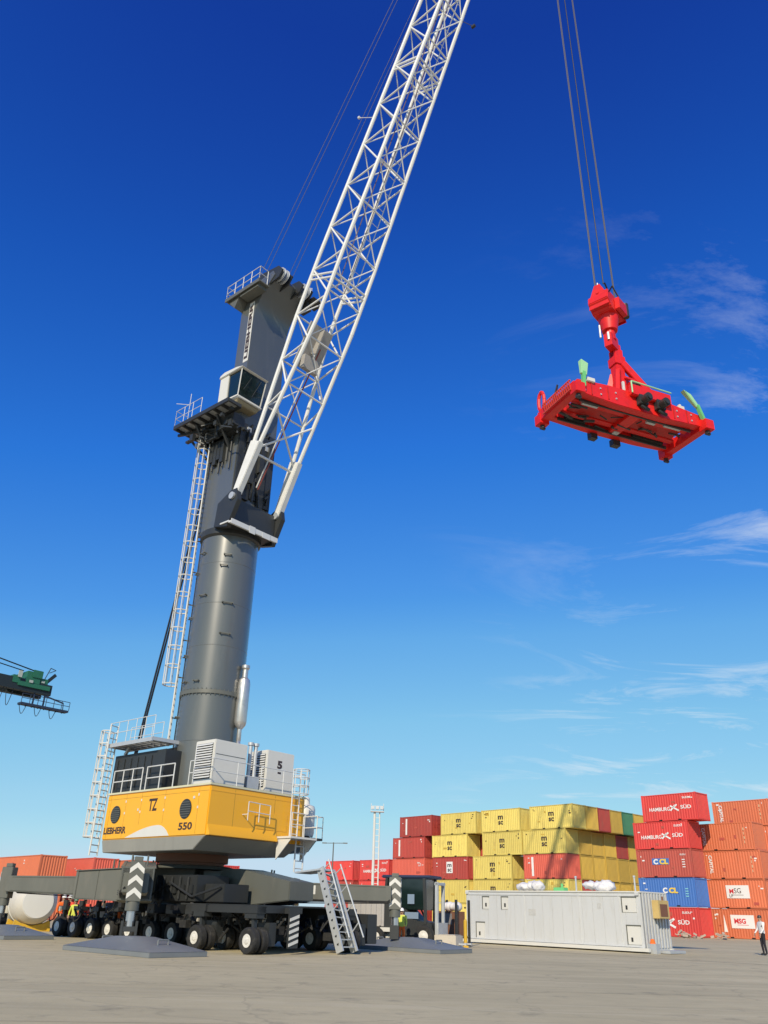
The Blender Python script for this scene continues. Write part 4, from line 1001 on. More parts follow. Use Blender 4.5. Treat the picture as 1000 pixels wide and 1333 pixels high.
# luffing cylinder inside the boom foot
rod('luffing_rod', Vector((1.5, .25, 22.0)), FT + bu * 9.6 + bn * -.1 + Vector((0, .25, 0)), .04, mat('hose_red', (.28, .07, .06), .5), boom)
rod('luffing_rod', Vector((1.6, .05, 22.0)), FT + bu * 9.6 + bn * -.1 + Vector((0, .05, 0)), .04, m_rail, boom)
cw = MB()
for q in (-.5, .1):
    cw.tube(FT + bu * 13 + bn * -.6 + Vector((0, q, 0)), FT + bu * 52 + bn * -.25 + Vector((0, q * .6, 0)), .03, 5)
Z(cw, 'boom_cable', mat('cable_brown', (.16, .11, .10), .6), boom)
bw = MB(); a = 3.0
for i in range(36):
    q = FT + bu * (13.4 + i * 1.05) + bn * -.72 + Vector((0, .38, 0)); bw.tube(q - Vector((0, .28, 0)), q + Vector((0, .28, 0)), .02, 4)
for o in (.1, .66): bw.tube(FT + bu * 13.4 + bn * -.72 + Vector((0, o, 0)), FT + bu * 51 + bn * -.5 + Vector((0, o * .7, 0)), .03, 5)
Z(bw, 'boom_walkway', m_rail, boom)
tipm = MB()
for q in (-1, 1): tipm.hexa([bp(45.5, -1, q * .9), bp(45.5, 1, q * .9), bp(45.5, 1, q * .75), bp(45.5, -1, q * .75)], [bp(52.6, -1, q * .9), bp(52.6, 1, q * .9), bp(52.6, 1, q * .75), bp(52.6, -1, q * .75)])  # head plated solid out of view, added to thicken the boom's shadow
TIP = FT + bu * LB
for y in (-.55, .55): tipm.prism([(TIP.x - 1.2, TIP.z - 1.6), (TIP.x + .25, TIP.z - .5), (TIP.x + .2, TIP.z + .4), (TIP.x - .9, TIP.z + .9), (TIP.x - 2.3, TIP.z - .3)], y - .06, y + .06, 'y')
Z(tipm, 'boom_tip', m_boom, boom)
for y in (-.95, -.3, .3, .95): Z(MB().lathe([(.08, -.05), (.42, -.05), (.38, 0), (.42, .05), (.08, .05)], 20, ax='y', o=(TIP.x - .42, y, TIP.z)), 'sheave', m_steel, boom)
for y, z0, l in ((.0, 30.6, .5),): pass
sp = MB(); q = bp(24.3, -1, 1); sp.tube(q, q + Vector((-.9, -.35, .35)), .02, 5); sp.bx(q.x - .98, q.x - .86, q.y - .42, q.y - .3, q.z + .3, q.z + .44); Z(sp, 'wind_gauge', m_rail, boom)
q = bp(32.4, 1, -1); sp = MB().tube(q, q + Vector((.5, .5, -.4)), .02, 5); sp.bx(q.x + .4, q.x + .65, q.y + .45, q.y + .6, q.z - .5, q.z - .35); Z(sp, 'boom_lamp', m_dark, boom)
# --- hoist ropes
for y in (-1.05, -.75, .75, 1.05):
    rod('hoist_rope', Vector((1.0, y, 36.45)), TIP + bn * 1.6 + Vector((0, y * .75, -.4)), .015, m_rope, crane)
    rod('winch_rope', Vector((-4.45, y * .06 - 1.0, 7.6)), Vector((.25, y * .12 - .6, 35.3)), .04, m_cable, crane)
HK = Vector((TIP_X, 0, 23.85))           # top of the hook block in crane space
for y in (-.72, -.62, .66, .76):
    rod('hoist_rope', Vector((TIP_X + .1 * (1 if y > 0 else -1), y, HK.z - .1)), Vector((TIP_X - .55, y * 1.45, TIP.z + .1)), .017, m_rope, crane)
rod('power_cable', Vector((TIP_X, -.08, HK.z + .75)), Vector((TIP_X - .5, -.12, TIP.z - .6)), .024, m_cable, crane)
pc = MB(); pts = []
for i in range(9):
    t = i / 8; pts.append(Vector((TIP_X + .05, -.08 + .78 * t, HK.z + .78 - .75 * t ** 1.6 - .12 * sin(t * math.pi))))
pc.path(pts, .035, 6); Z(pc, 'power_cable', m_cable)

# ------------------------------------------------------------------ hook block and spreader hanging from the boom
cm_ = Matrix.Translation(T) @ Matrix.Rotation(CY, 4, 'Z')
HW = cm_ @ Vector((TIP_X, 0, 0))
hook = thing('hook_block', 'red rotating hook block hanging on the ropes above the spreader', 'hook block', (HW.x, HW.y, 1.2), CY)
hb = MB()
hb.prism([(-.85, 22.0), (-.5, 21.65), (.5, 21.65), (.85, 22.0), (.8, 22.35), (-.8, 22.35)], -.42, .42, 'x')
hb.prism([(-.55, 22.3), (.55, 22.3), (.35, 22.62), (-.45, 22.62)], -.3, .3, 'x')
hkm = Z(hb, 'rotator_body', m_red, hook, .03)
for y in (-.68, .7):
    pl = MB(); pl.prism([(-.42, 21.75), (.42, 21.75), (.34, 22.3), (.12, 22.85), (-.12, 22.85), (-.34, 22.3)], y - .1, y - .06, 'y'); pl.prism([(-.42, 21.75), (.42, 21.75), (.34, 22.3), (.12, 22.85), (-.12, 22.85), (-.34, 22.3)], y + .06, y + .1, 'y')
    for z in (22.1, 22.45): pl.tube((0, y - .13, z), (0, y + .13, z), .07, 8)
    Z(pl, 'sheave_plate', m_red, hook, .01)
    Z(MB().tube((0, y, 22.75), (0, y, 23.0), .05, 8, r2=.03), 'rope_socket', m_steel, hook)
Z(MB().bx(.43, .62, -.25, .45, 21.75, 22.3), 'gear_cover', m_red, hook, .02)
Z(MB().bx(-.2, .25, -.35, .3, 22.6, 22.85).bx(-.36, -.1, .2, .5, 22.35, 22.7), 'valve_box', m_red, hook, .02)
Z(MB().path([(.2, -.3, 22.6), (.5, -.45, 22.75), (.6, -.2, 22.3), (.5, .1, 21.9)], .03, 5), 'control_hose', m_black, hook)
Z(MB().bx(-.47, -.415, .15, .35, 21.9, 22.3), 'warning_plate', m_yellow, hook)
Z(MB().tube((.52, .55, 21.8), (.52, .55, 22.45), .13, 10), 'rotator_motor', m_dark, hook)
Z(MB().bx(-.47, -.418, -.5, .1, 21.9, 22.3), 'cover_plate', m_red, hook, .01)
Z(MB().tube((0, 0, 21.0), (0, 0, 21.7), .3, 16, r2=.42).tube((0, 0, 20.55), (0, 0, 21.05), .2, 14).bx(-.16, .16, -.3, .3, 20.15, 20.75), 'swivel_neck', m_red, hook, .01)
Z(MB().tube((-.3, -.25, 20.7), (-.3, -.25, 21.3), .04, 6).tube((.05, -.32, 20.4), (.05, -.32, 20.75), .05, 6), 'neck_pin', m_steel, hook)

SY = R(22); SZ = 17.92
spr = thing('container_spreader', 'bright red container spreader with green corner flippers hanging below the boom', 'spreader', (8.9, 25.5, SZ + .05), SY); spr.scale = (.95, .95, 1.0)
sl, swd = 3.02, 1.2
for sy in (-1, 1):
    g_ = MB(); y = sy * .92
    g_.prism([(-sl + .1, .12), (-1.2, .02), (1.2, .02), (sl - .1, .12), (sl - .1, .62), (1.4, .78), (-1.4, .78), (-sl + .1, .66)], y - .17, y + .17, 'y')
    Z(g_, 'side_girder', m_red, spr, .02)
    ig = MB(); ig.bx(-sl + .4, sl - .4, y - sy * .2 - .03, y - sy * .2 + .03, .0, .12); Z(ig, 'guide_rail', m_dark, spr)
ib = MB()
for y in (-.42, .42): ib.bx(-sl + .3, sl - .3, y - .14, y + .14, .16, .56)
ib.bx(-1.3, 1.3, -.8, .8, .3, .7); ib.bx(-.25, .25, -.8, .8, .05, .4)
Z(ib, 'telescopic_beam', m_red, spr, .02)
for sx in (-1, 1):
    eb = MB(); x = sx * sl
    eb.bx(x - .18, x + .18, -swd - .02, swd + .02, .0, .42)
    end = Z(eb, 'end_beam', m_red, spr, .02)
    for sy in (-1, 1):
        tl = MB(); tl.bx(x - .21, x + .21, sy * swd - .2, sy * swd + .2, -.10, .32)
        Z(tl, 'corner_box', m_red, end, .015)
        Z(MB().tube((x, sy * swd, -.22), (x, sy * swd, -.08), .09, 8).bx(x - .11, x + .11, sy * swd - .05, sy * swd + .05, -.26, -.18), 'twistlock', m_dark, end)
    gx = x - sx * .0
lad = MB()       # step grid on the left end
for k in range(15): lad.beam((-sl - .2, -swd + .15 + .12 * k, .12), (-sl - .28, -swd + .15 + .12 * k, .46), .035, .05)
lad.beam((-sl - .24, -swd + .1, .48), (-sl - .24, .75, .48), .05, .05); lad.beam((-sl - .24, -swd + .1, .1), (-sl - .24, .75, .1), .05, .05)
Z(lad, 'step_grid', mat('spreader_red_dull', (.58, .05, .03), .5), spr)
# gather flippers
def flipper(x, y, lean, m_a, m_b, up_=True):
    fm = MB()
    fm.beam((x, y, .3), (x + lean * .35, y - .02, .95), .16, .13); 
    fo = Z(fm, 'flipper_arm', m_a, spr, .015)
    Z(MB().hexa([(x + lean * .3 - .12, y - .06, .85), (x + lean * .3 + .14, y - .06, .8), (x + lean * .3 + .14, y + .06, .8), (x + lean * .3 - .12, y + .06, .85)],
                [(x + lean * 1.0 - .2, y - .14, 1.42), (x + lean * .95 + .12, y - .14, 1.30), (x + lean * .95 + .12, y + .08, 1.30), (x + lean * 1.0 - .2, y + .08, 1.42)]), 'flipper_plate', m_b, fo, .02)
flipper(-2.72, -1.18, .1, m_green, m_pale); flipper(2.95, -1.2, -.75, m_green, m_pale)
lp = MB(); pts = [Vector((-sl - .1, 1.0 + .22 * cos(a) * .9, .82 + .42 * sin(a))) for a in [i * math.pi / 6 for i in range(13)]]
lp.path(pts, .07, 6); lp.beam((-sl, 1.05, .2), (-sl - .1, 1.0, .5), .14, .14); Z(lp, 'flipper_loop', m_red, spr)
Z(MB().beam((-sl + .1, .62, .3), (-sl + .25, .35, 1.3), .14, .10, 0, .08, .05), 'flipper_arm', m_dark, spr, .01)
fl_ = MB().beam((2.75, 1.1, .3), (2.6, 1.1, .8), .14, .12); Z(fl_, 'flipper_arm', m_green, spr)
Z(MB().bx(2.0, 2.3, -.95, -.7, .7, .95).bx(2.1, 2.2, -.9, -.75, .95, 1.05), 'work_lamp', m_white, spr, .02)
Z(MB().bx(-2.5, -2.15, -1.18, -.95, .64, .82).bx(-.7, -.6, -1.0, -.9, .78, 1.25), 'control_box', m_white, spr, .02)
# motors hung on the side
for x in (-.05, .78):
    mm = MB().tube((x, -1.08, .42), (x, -1.62, .38), .17, 14).tube((x, -1.5, .38), (x, -1.68, .36), .11, 10).bx(x - .2, x + .2, -1.32, -1.1, .22, .62).tube((x - .1, -1.2, .2), (x + .25, -1.25, .05), .07, 8)
    Z(mm, 'drive_motor', m_dark, spr, .01)
mb_ = MB().bx(-.55, 1.35, -1.28, -1.09, .55, 1.02); mbx = Z(mb_, 'valve_cover', m_red, spr, .03)
mr_ = MB(); mr_.path([Vector((-.55, -1.3, .6)), Vector((-.55, -1.3, 1.1)), Vector((1.35, -1.3, 1.08))], .03, 6); Z(mr_, 'cover_rail', m_pale, spr)
un = MB()
for i in range(34):
    a = Vector((random.uniform(-2.6, 2.6), random.uniform(-.7, .7), random.uniform(-.02, .3))); b = a + Vector((random.uniform(-.7, .7), random.uniform(-.15, .15), random.uniform(-.05, .1)))
    un.tube(a, b, random.uniform(.02, .055), 6)
un.bx(-.9, -.6, .95, 1.2, -.2, .1); un.bx(.2, .55, 1.0, 1.25, -.22, .05)
Z(un, 'hydraulic_pipe', m_dark, spr)['kind'] = 'stuff'
Z(MB().bx(-2.4, -1.7, -.62, -.52, .02, .1).bx(.6, 1.0, -.62, -.5, .0, .1).bx(1.4, 2.2, -.66, -.56, .02, .12).bx(-.1, .15, .5, .7, .0, .1), 'pipe_clamp', m_steel, spr)
# A-frame between swivel and girders
af = MB()
af.bx(-.2, .2, -.2, .2, .55, 3.45); af.bx(-.25, .25, -.25, .25, 2.7, 3.1); af.bx(-.2, .2, -.12, .12, 3.1, 3.75)
for y in (-.3, .3):
    af.beam((.12, y * .6, 2.8), (1.85, y * 1.6, .75), .18, .3); af.beam((-.12, y * .6, 2.4), (-.55, y * 1.6, .72), .16, .22); af.beam((.1, y * .8, 2.1), (.75, y, 2.0), .1, .12)
    af.beam((.1, y * .8, 1.45), (1.15, y * 1.2, 1.38), .1, .14)
af.bx(.5, .9, -.4, .1, .72, 1.15); af.bx(.3, .62, -.3, .05, 1.55, 1.95)
Z(af, 'lifting_frame', m_red, spr, .02)
Z(MB().tube((-.35, -.4, .7), (-.35, -.4, 1.25), .06, 8), 'frame_pin', m_steel, spr)
Z(MB().tube((.45, -.5, 1.6), (.45, -.3, 1.8), .15, 10), 'pump_unit', m_dark, spr)
Z(MB().tube((.62, -.5, .9), (.95, -.5, .9), .13, 10), 'filter_unit', m_dark, spr)
un = MB()
un.bx(-sl + .35, sl - .35, -.74, -.58, .18, .3); un.bx(-2.3, -1.4, .58, .74, .1, .3); un.bx(.9, 2.4, .58, .74, .1, .3)  # black strips stand in for the shade in the gaps beside the girders
Z(un, 'dark_gap_strip', m_black, spr, .01)
m_redd = mat('spreader_red_shaded_worn', (.50, .014, .010), .55, var=.25, dirt=.6, dirtcol=(.10, .02, .015), scale=3)  # grimy darker red, with the shade of the underside put into its colour
Z(MB().bx(-sl + .5, sl - .5, -.27, .27, .2, .34), 'centre_plate', m_redd, spr, .01)
ho = MB()
for i in range(9):
    x = -1.6 + .38 * i; ho.path([Vector((x + t * .8, -.7 + .5 * t, .82 + .28 * sin(t * math.pi) + .05 * (i % 3))) for t in [q / 6 for q in range(7)]], .028, 5)
Z(ho, 'hydraulic_hose', m_black, spr)['kind'] = 'stuff'
for x in (-2.3, -1.55, 1.55, 2.2): Z(MB().bx(x - .025, x + .025, -1.115, -1.08, .14, .66), 'girder_rib', m_redd, spr)
bolt = MB()
for x in (-2.6, -1.9, -1.2, 1.7, 2.4):
    for z in (.25, .5): bolt.tube((x, -1.08, z), (x, -1.125, z), .035, 6)
Z(bolt, 'bolt_head', m_steel, spr)['kind'] = 'stuff'

# ------------------------------------------------------------------ white container unit on the right
WL, WH = 11.2, 2.62
wR = gnd(839, 43.6); WY = R(-46.5)
wu = Vector((cos(WY), sin(WY), 0)); wv = Vector((-sin(WY), cos(WY), 0))
wc = wR - wu * WL / 2 + wv * 1.25
unit = thing('equipment_container', 'long white equipment container with hatches and a yellow box on its ribbed end', 'container', wc, WY)
wb = MB(); wb.bx(-WL / 2, WL / 2 - .05, -1.22, 1.25, .22, WH)
for k in range(int(WL / .62)): wb.bx(-WL / 2 + .35 + k * .62, -WL / 2 + .37 + k * .62, -1.228, -1.215, .3, WH - .12)
m_unit = mat('unit_white', (0.57, 0.58, 0.575), 0.5, var=0.04, dirt=0.45, dirtcol=(0.44, 0.42, 0.36), streak=True)
ub_ = Z(wb, 'container_body', m_unit, unit, .015)
Z(MB().bx(-WL / 2 - .3, WL / 2 + .25, -1.42, -1.235, .06, .22).bx(-WL / 2 - .1, WL / 2 + .1, 1.1, 1.3, 0, .2).bx(-WL / 2, WL / 2, -1.2, 1.1, .1, .215), 'skid_beam', m_white, unit, .01)
ug = MB()
for x in (-5.45, -1.5, 2.0, 4.35): ug.bx(x - .03, x + .03, -1.245, -1.215, .3, WH - .05)
ug.bx(-5.5, 5.4, -1.25, -1.215, WH - .16, WH - .1); ug.bx(-5.5, 5.4, -1.25, -1.215, .24, .3)
for x in (-5.5, 5.4):
    for z in (.1, WH - .12): ug.bx(x - .1, x + .1, -1.3, -1.2, z, z + .13)
Z(ug, 'stiffener', m_unit, unit)
Z(MB().bx(-1.2, -.75, -1.236, -1.215, 1.5, 1.8).bx(3.1, 3.3, -1.236, -1.215, 1.9, 2.15), 'faded_label', mat('label_grey', (.5, .5, .48), .6, var=.3, scale=9), unit)['kind'] = 'stuff'
Z(MB().bx(-WL / 2 - .02, WL / 2 + .02, -1.27, 1.28, WH, WH + .07), 'roof', m_white, unit, .01)
for (x0, x1, z0, z1) in ((-4.35, -3.95, 1.75, 2.35), (-3.0, -2.6, 1.75, 2.35), (4.55, 5.3, 1.75, 2.4), (-4.85, -4.3, .3, 1.05), (4.7, 5.4, .35, 1.15)):
    f_ = MB(); t = .05
    f_.bx(x0 - t, x1 + t, -1.27, -1.225, z1, z1 + .05); f_.bx(x0 - t, x0, -1.262, -1.225, z0, z1); f_.bx(x0, x1, -1.25, -1.225, z0, z1, 1)
    hch = Z(f_, 'hatch', [m_grey, m_white], unit)
    Z(MB().bx(x0 + .18, x0 + .28, -1.27, -1.252, z0 + .12, z0 + .3), 'hatch_handle', m_dark, hch)
er = MB()
for k in range(9): y = -1.12 + k * .28; er.bx(WL / 2 - .05, WL / 2 + .04, y, y + .12, .22, WH)
er.bx(WL / 2 - .06, WL / 2 - .015, -1.2, 1.23, .24, WH - .02, 1)
Z(er, 'end_rib', [mat('rib_grey', (.55, .56, .55), .55, dirt=.25), mat('rib_back', (.27, .28, .29), .6)], unit)
ybx = MB().bx(WL / 2 + .05, WL / 2 + .40, -.35, .7, 1.5, 2.32); yb_ = Z(ybx, 'yellow_box', mat('box_yellow', (.58, .42, .16), .55, dirt=.4, dirtcol=(.3, .2, .1)), unit, .02)
Z(MB().bx(WL / 2 + .402, WL / 2 + .415, -.2, .5, 1.6, 2.15).tube((WL / 2 + .3, .3, 2.3), (WL / 2 + .3, .3, 2.5), .05, 6), 'box_door', m_brown, yb_)
Z(MB().bx(WL / 2 + .05, WL / 2 + .5, -1.15, -.8, .0, .42).bx(WL / 2 + .1, WL / 2 + .9, -.6, .9, .02, .14), 'end_step', m_steel, unit)
Z(MB().tube((WL / 2 + .25, -1.0, .42), (WL / 2 + .25, -1.0, .62), .14, 10, r2=.08), 'orange_cap', m_orange, unit)
# bundles and posts on its roof
def bundle(loc, label, n, seed):
    rn = random.Random(seed); bm = bmesh.new()
    for i in range(n):
        mt = Matrix.Translation((rn.uniform(-.7, .7) * (1 if n > 1 else 0), rn.uniform(-.25, .25), rn.uniform(.18, .32))) @ Matrix.Diagonal((rn.uniform(.34, .5), rn.uniform(.35, .45), rn.uniform(.20, .28), 1))
        bmesh.ops.create_icosphere(bm, subdivisions=3, radius=1, matrix=mt)
    bm.normal_update()
    for v in bm.verts:
        p = v.co; v.co += v.normal * (.07 * sin(p.x * 17 + seed) * sin(p.y * 13) * cos(p.z * 19) + .03 * sin(p.x * 41) * sin(p.z * 37 + p.y * 29)); v.co.z = max(0, v.co.z)
    me = bpy.data.meshes.new('wrapped_bundle'); bm.to_mesh(me); bm.free()
    me.polygons.foreach_set('use_smooth', [True] * len(me.polygons))
    o = place('wrapped_bundle', me, mat('white_sheet', (.72, .70, .68), .75, dirt=.25, dirtcol=(.4, .36, .33)), None, loc, (0, 0, WY))
    return tag(o, label, 'bundle', 'white bundles on the equipment container')
top = WH + .07
def on_roof(x, y): p = wc + wu * x + wv * y; p.z = top; return p
bundle(on_roof(-1.9, .1), 'white wrapped bundle on the container roof below the red container with the stripe', 4, 3)
bundle(on_roof(2.6, .2), 'white wrapped bundle on the container roof nearer its ribbed end', 5, 5)
for i, (x, w) in enumerate(((.85, 'between the two bundles'), (4.4, 'beside the ribbed end'))):
    p = MB().tube((0, 0, 0), (0, 0, .75), .045, 8).bx(-.1, .1, -.1, .1, 0, .04).tube((0, 0, .7), (0, 0, .78), .07, 8)
    tag(p.obj('vent_pipe', m_steel, None, loc=on_roof(x, .4)), f'thin grey vent pipe on the white container roof {w}', 'pipe', 'vent pipes on the white container')
gb = MB().bx(-.35, .35, -.2, .2, 0, .22).tube((.1, 0, .2), (.1, 0, .42), .07, 8); tag(gb.obj('pump_motor', m_green, None, .02, on_roof(-.3, .6), (0, 0, WY)), 'small green motor on the white container roof', 'motor')

# ------------------------------------------------------------------ people
SKIN = mat('skin', (.42, .24, .16), .6)
def person(loc, yaw, label, top_m, leg_m, hat_m=None, h=1.75, bend=0.0, arm=0.25, group='workers in high visibility clothing behind the crane tyres'):
    k = h / 1.75
    bm = bmesh.new(); sl_ = bm.verts.layers.skin.new('skin')
    def v(x, y, z, r, par=None):
        if z > .95: x += bend * (z - .95)
        q = bm.verts.new((x * k, y * k, z * k)); q[sl_].radius = (r * k, r * k)
        if par is not None: bm.edges.new((par, q))
        return q
    pel = v(0, 0, .95, .135); pel[sl_].use_root = True
    bel = v(0, 0, 1.12, .13, pel); chs = v(0, 0, 1.32, .15, bel); nk = v(0, 0, 1.48, .06, chs); hd_ = v(.02, 0, 1.6, .092, nk); tpq = v(.02, 0, 1.7, .075, hd_)
    for s_ in (-1, 1):
        sh = v(0, .19 * s_, 1.40, .068, chs); el = v(-.02 + arm * .3, .25 * s_, 1.13, .046, sh); wr_ = v(arm, .23 * s_, .93, .034, el)
        hp = v(0, .095 * s_, .90, .095, pel); kn = v(.03, .11 * s_, .49, .062, hp); an = v(-.02, .12 * s_, .09, .046, kn); toe = v(.15, .13 * s_, .04, .04, an)
    me = bpy.data.meshes.new('person'); bm.to_mesh(me); bm.free()
    o = bpy.data.objects.new('person_tmp', me); S.collection.objects.link(o)
    o.modifiers.new('s', 'SKIN'); sb = o.modifiers.new('u', 'SUBSURF'); sb.levels = 2
    dg = bpy.context.evaluated_depsgraph_get(); me2 = bpy.data.meshes.new_from_object(o.evaluated_get(dg)); bpy.data.objects.remove(o)
    me2.materials.clear()
    for _ in range(4): me2.materials.append(None)
    idx = []
    for p in me2.polygons:
        z = p.center.z / k; y = abs(p.center.y) / k
        idx.append(2 if z > 1.47 else (1 if z < .96 and y < .2 and not (z > .8 and y > .19) else (0 if z > .96 else 2)) if z > .1 else 3)
        p.use_smooth = True
    me2.polygons.foreach_set('material_index', idx)
    o = place('person', me2, [top_m, leg_m, SKIN, m_black], None, loc, (0, 0, yaw)); tag(o, label, 'person', group)
    for s_ in (-1, 1):
        hm = MB(); b0 = Vector((arm * k + (bend * 0), .23 * s_ * k, .93 * k))
        hm.beam(b0, b0 + Vector((.02, 0, -.09)) * k, .075 * k, .03 * k)
        for f_i in range(4):
            q = b0 + Vector((.02 + (f_i - 1.5) * .019, 0, -.085)) * k; ln = (.07, .08, .076, .06)[f_i]
            hm.tube(q, q + Vector((.006, -.012 * s_, -ln)) * k, .009 * k, 5)
        hm.tube(b0 + Vector((.045, 0, -.02)) * k, b0 + Vector((.075, -.015 * s_, -.07)) * k, .010 * k, 5)
        hm.obj('hand', SKIN, o)
    hx = (.02 + bend * .65) * k
    fc = MB(); fc.prism([(hx + .075 * k, 1.57 * k), (hx + .115 * k, 1.575 * k), (hx + .08 * k, 1.63 * k)], -.014 * k, .014 * k, 'y')
    for s_ in (-1, 1): fc.bx(hx - .02 * k, hx + .02 * k, s_ * .088 * k - .01, s_ * .088 * k + .01, 1.575 * k, 1.635 * k)
    fc.bx(hx + .07 * k, hx + .092 * k, -.025 * k, .025 * k, 1.535 * k, 1.545 * k, 1)
    for s_ in (-1, 1): fc.bx(hx + .075 * k, hx + .094 * k, s_ * .034 * k - .012 * k, s_ * .034 * k + .012 * k, 1.625 * k, 1.64 * k, 1)
    fc.obj('face', [SKIN, m_dark], o)
    if hat_m:
        MB().lathe([(.118 * k, 1.655 * k), (.112 * k, 1.70 * k), (.085 * k, 1.765 * k), (.04 * k, 1.79 * k), (.005, 1.795 * k)], 16, o=(hx, 0, 0)).bx(hx + .06 * k, hx + .16 * k, -.07 * k, .07 * k, 1.655 * k, 1.668 * k).obj('helmet', hat_m, o)
    else:
        MB().lathe([(.098 * k, 1.62 * k), (.102 * k, 1.68 * k), (.075 * k, 1.735 * k), (.02 * k, 1.755 * k)], 16, o=(hx - .015 * k, 0, 0)).obj('hair', m_dark, o)
    return o
m_vest = mat('vest_yellow', (.62, .68, .10), .8); m_trou = mat('trousers_navy', (.02, .022, .04), .85); m_shirt = mat('shirt_white', (.72, .70, .68), .8); m_redv = mat('vest_red', (.85, .09, .05), .8)
m_hatw = mat('helmet_white', (.8, .8, .78), .35)
person(gnd(79, 44.30), R(-60), 'worker in orange jacket and white helmet, leftmost behind the rear tyres', m_orange, m_trou, m_hatw, bend=.15)
person(gnd(88, 43.96), R(-110), 'worker in orange jacket standing right beside the leftmost one', m_redv, m_trou, m_hatw)
person(gnd(96, 43.65), R(-80), 'worker in a yellow green vest, third from the left', m_vest, m_trou, mat('helmet_green', (.08, .25, .16), .4), h=1.62)
person(gnd(110, 43.12), R(-95), 'worker in a red vest bending forward beside the yellow vest', m_redv, m_trou, mat('helmet_red', (.6, .06, .04), .4), h=1.68, bend=.3)
person(gnd(132, 42.29), R(-90), 'worker in a white shirt behind the fourth rear tyre', m_shirt, m_trou, None, h=1.6)
person(gnd(156, 41.37), R(-100), 'worker in orange vest left of the striped jack', m_orange, m_trou, m_hatw, h=1.6)
person(gnd(993, 45.5), R(-170), 'person in dark trousers and pale shirt at the right edge', m_shirt, mat('trousers_black', (.015, .015, .022), .85), None, h=1.8, group=None)
person(gnd(523, 41.5), R(-100), 'worker in yellow and orange clothing beside the dark forklift', m_vest, m_orange, m_hatw, h=1.6, group=None)

# ------------------------------------------------------------------ drum on the left
dc = gnd(42, 49.5); DY = R(-60)
drum = thing('mixer_drum', 'pale tapered drum lying on a yellow cradle behind the left outrigger', 'drum', dc, DY)
Z(MB().lathe([(.75, -2.9), (1.05, -2.6), (1.16, -1.2), (1.16, .1), (1.04, .65), (.82, 1.05)], 40, ax='x', o=(0, 0, 1.42)), 'drum_shell', mat('drum_beige', (.62, .58, .50), .55, dirt=.3, dirtcol=(.35, .3, .22)), drum)
Z(MB().lathe([(.8, 1.04), (.78, 1.1), (.2, 1.13)], 40, ax='x', o=(0, 0, 1.42)), 'drum_end', m_white, drum)
Z(MB().lathe([(1.19, -1.3), (1.19, -1.1)], 40, ax='x', o=(0, 0, 1.42)), 'drum_band', m_rail, drum)
m_ylw = mat('cradle_yellow', (.62, .38, .03), .5, dirt=.3)
cr_ = MB()
for x in (-2.0, .3): cr_.prism([(-1.0, 0), (1.0, 0), (.9, .55), (.55, .38), (0, .27), (-.55, .38), (-.9, .55)], x - .12, x + .12, 'x')
cr_.bx(-2.2, .6, -.95, -.8, 0, .15); cr_.bx(-2.2, .6, .8, .95, 0, .15); Z(cr_, 'cradle', m_ylw, drum, .01)
tk = gnd(-4, 52)
tank = thing('white_tank', 'cream upright tank cut by the left edge of the picture', 'tank', tk)
Z(MB().lathe([(1.0, .35), (1.1, .45), (1.1, 2.3), (.9, 2.55), (.3, 2.68)], 32), 'tank_shell', mat('tank_cream', (.68, .67, .6), .5, dirt=.2), tank)
tb = MB()
for a in range(4): tb.tube((.8 * cos(a * 1.57), .8 * sin(a * 1.57), 0), (.8 * cos(a * 1.57), .8 * sin(a * 1.57), .5), .07, 8)
Z(tb, 'tank_legs', m_ylw, tank)

# ------------------------------------------------------------------ grey generator trailer under the arm
gt = gnd(486, 44.0)
gen = thing('generator_trailer', 'grey ribbed generator box on a low trailer beside the boarding stairs', 'trailer', gt, R(-20)); gen.scale = (1.1,) * 3
gmb = MB(); gmb.bx(-.95, .75, -.75, .75, .75, 2.02)
for k in range(7): gmb.bx(-.9 + k * .24, -.80 + k * .24, -.79, -.75, .78, 1.98)
Z(gmb, 'generator_body', mat('generator_grey', (.42, .40, .38), .55, dirt=.2), gen, .01)
gm2 = MB().bx(.752, 1.15, -.72, .72, .7, 1.98); Z(gm2, 'radiator', m_dark, gen, .01)
Z(MB().bx(-1.3, 1.3, -.7, .7, .52, .74).beam((-1.3, 0, .6), (-2.2, 0, .5), .12, .12).bx(.6, 1.1, -.78, -.7, .56, .72, 1), 'trailer_frame', [m_dark, m_white], gen)
for x in (-.35, .45):
    for y in (-.82, .62):
        w_ = place('wheel', rim_me, m_rim, gen, (x, y, .36)); w_.scale = (.85, .85, .85); place('tyre', tyre_me, m_black, w_)
# ------------------------------------------------------------------ forklift and rack
fk = gnd(542, 43.5)
fork = thing('forklift', 'dark forklift with a blue roof guard left of the white container', 'forklift', fk, R(-25)); fork.scale = (1.4,) * 3
fb = MB(); fb.prism([(-1.15, .3), (.75, .3), (.75, .75), (.2, .8), (-.2, 1.15), (-1.1, 1.2), (-1.25, .8)], -.55, .55, 'y'); fbo = Z(fb, 'forklift_body', m_dark, fork, .04)
Z(MB().bx(-1.32, -1.0, -.56, .56, .35, 1.15), 'counterweight', mat('truck_orange', (.55, .2, .03), .5, dirt=.3), fork, .05)
og = MB()
for x, y in ((-1.0, -.52), (-1.0, .52), (.55, -.52), (.55, .52)): Z(MB().beam((x, y, .7), (x * .9, y, 2.1), .09, .09), 'roof_post', m_dark, fork)
Z(MB().bx(-1.1, .75, -.58, .58, 2.1, 2.2), 'roof_guard', mat('guard_blue', (.02, .035, .09), .5), fork, .03)
Z(MB().bx(-.92, .5, -.5, .5, 1.12, 2.09), 'cab_glazing', m_glass, fork, .03)
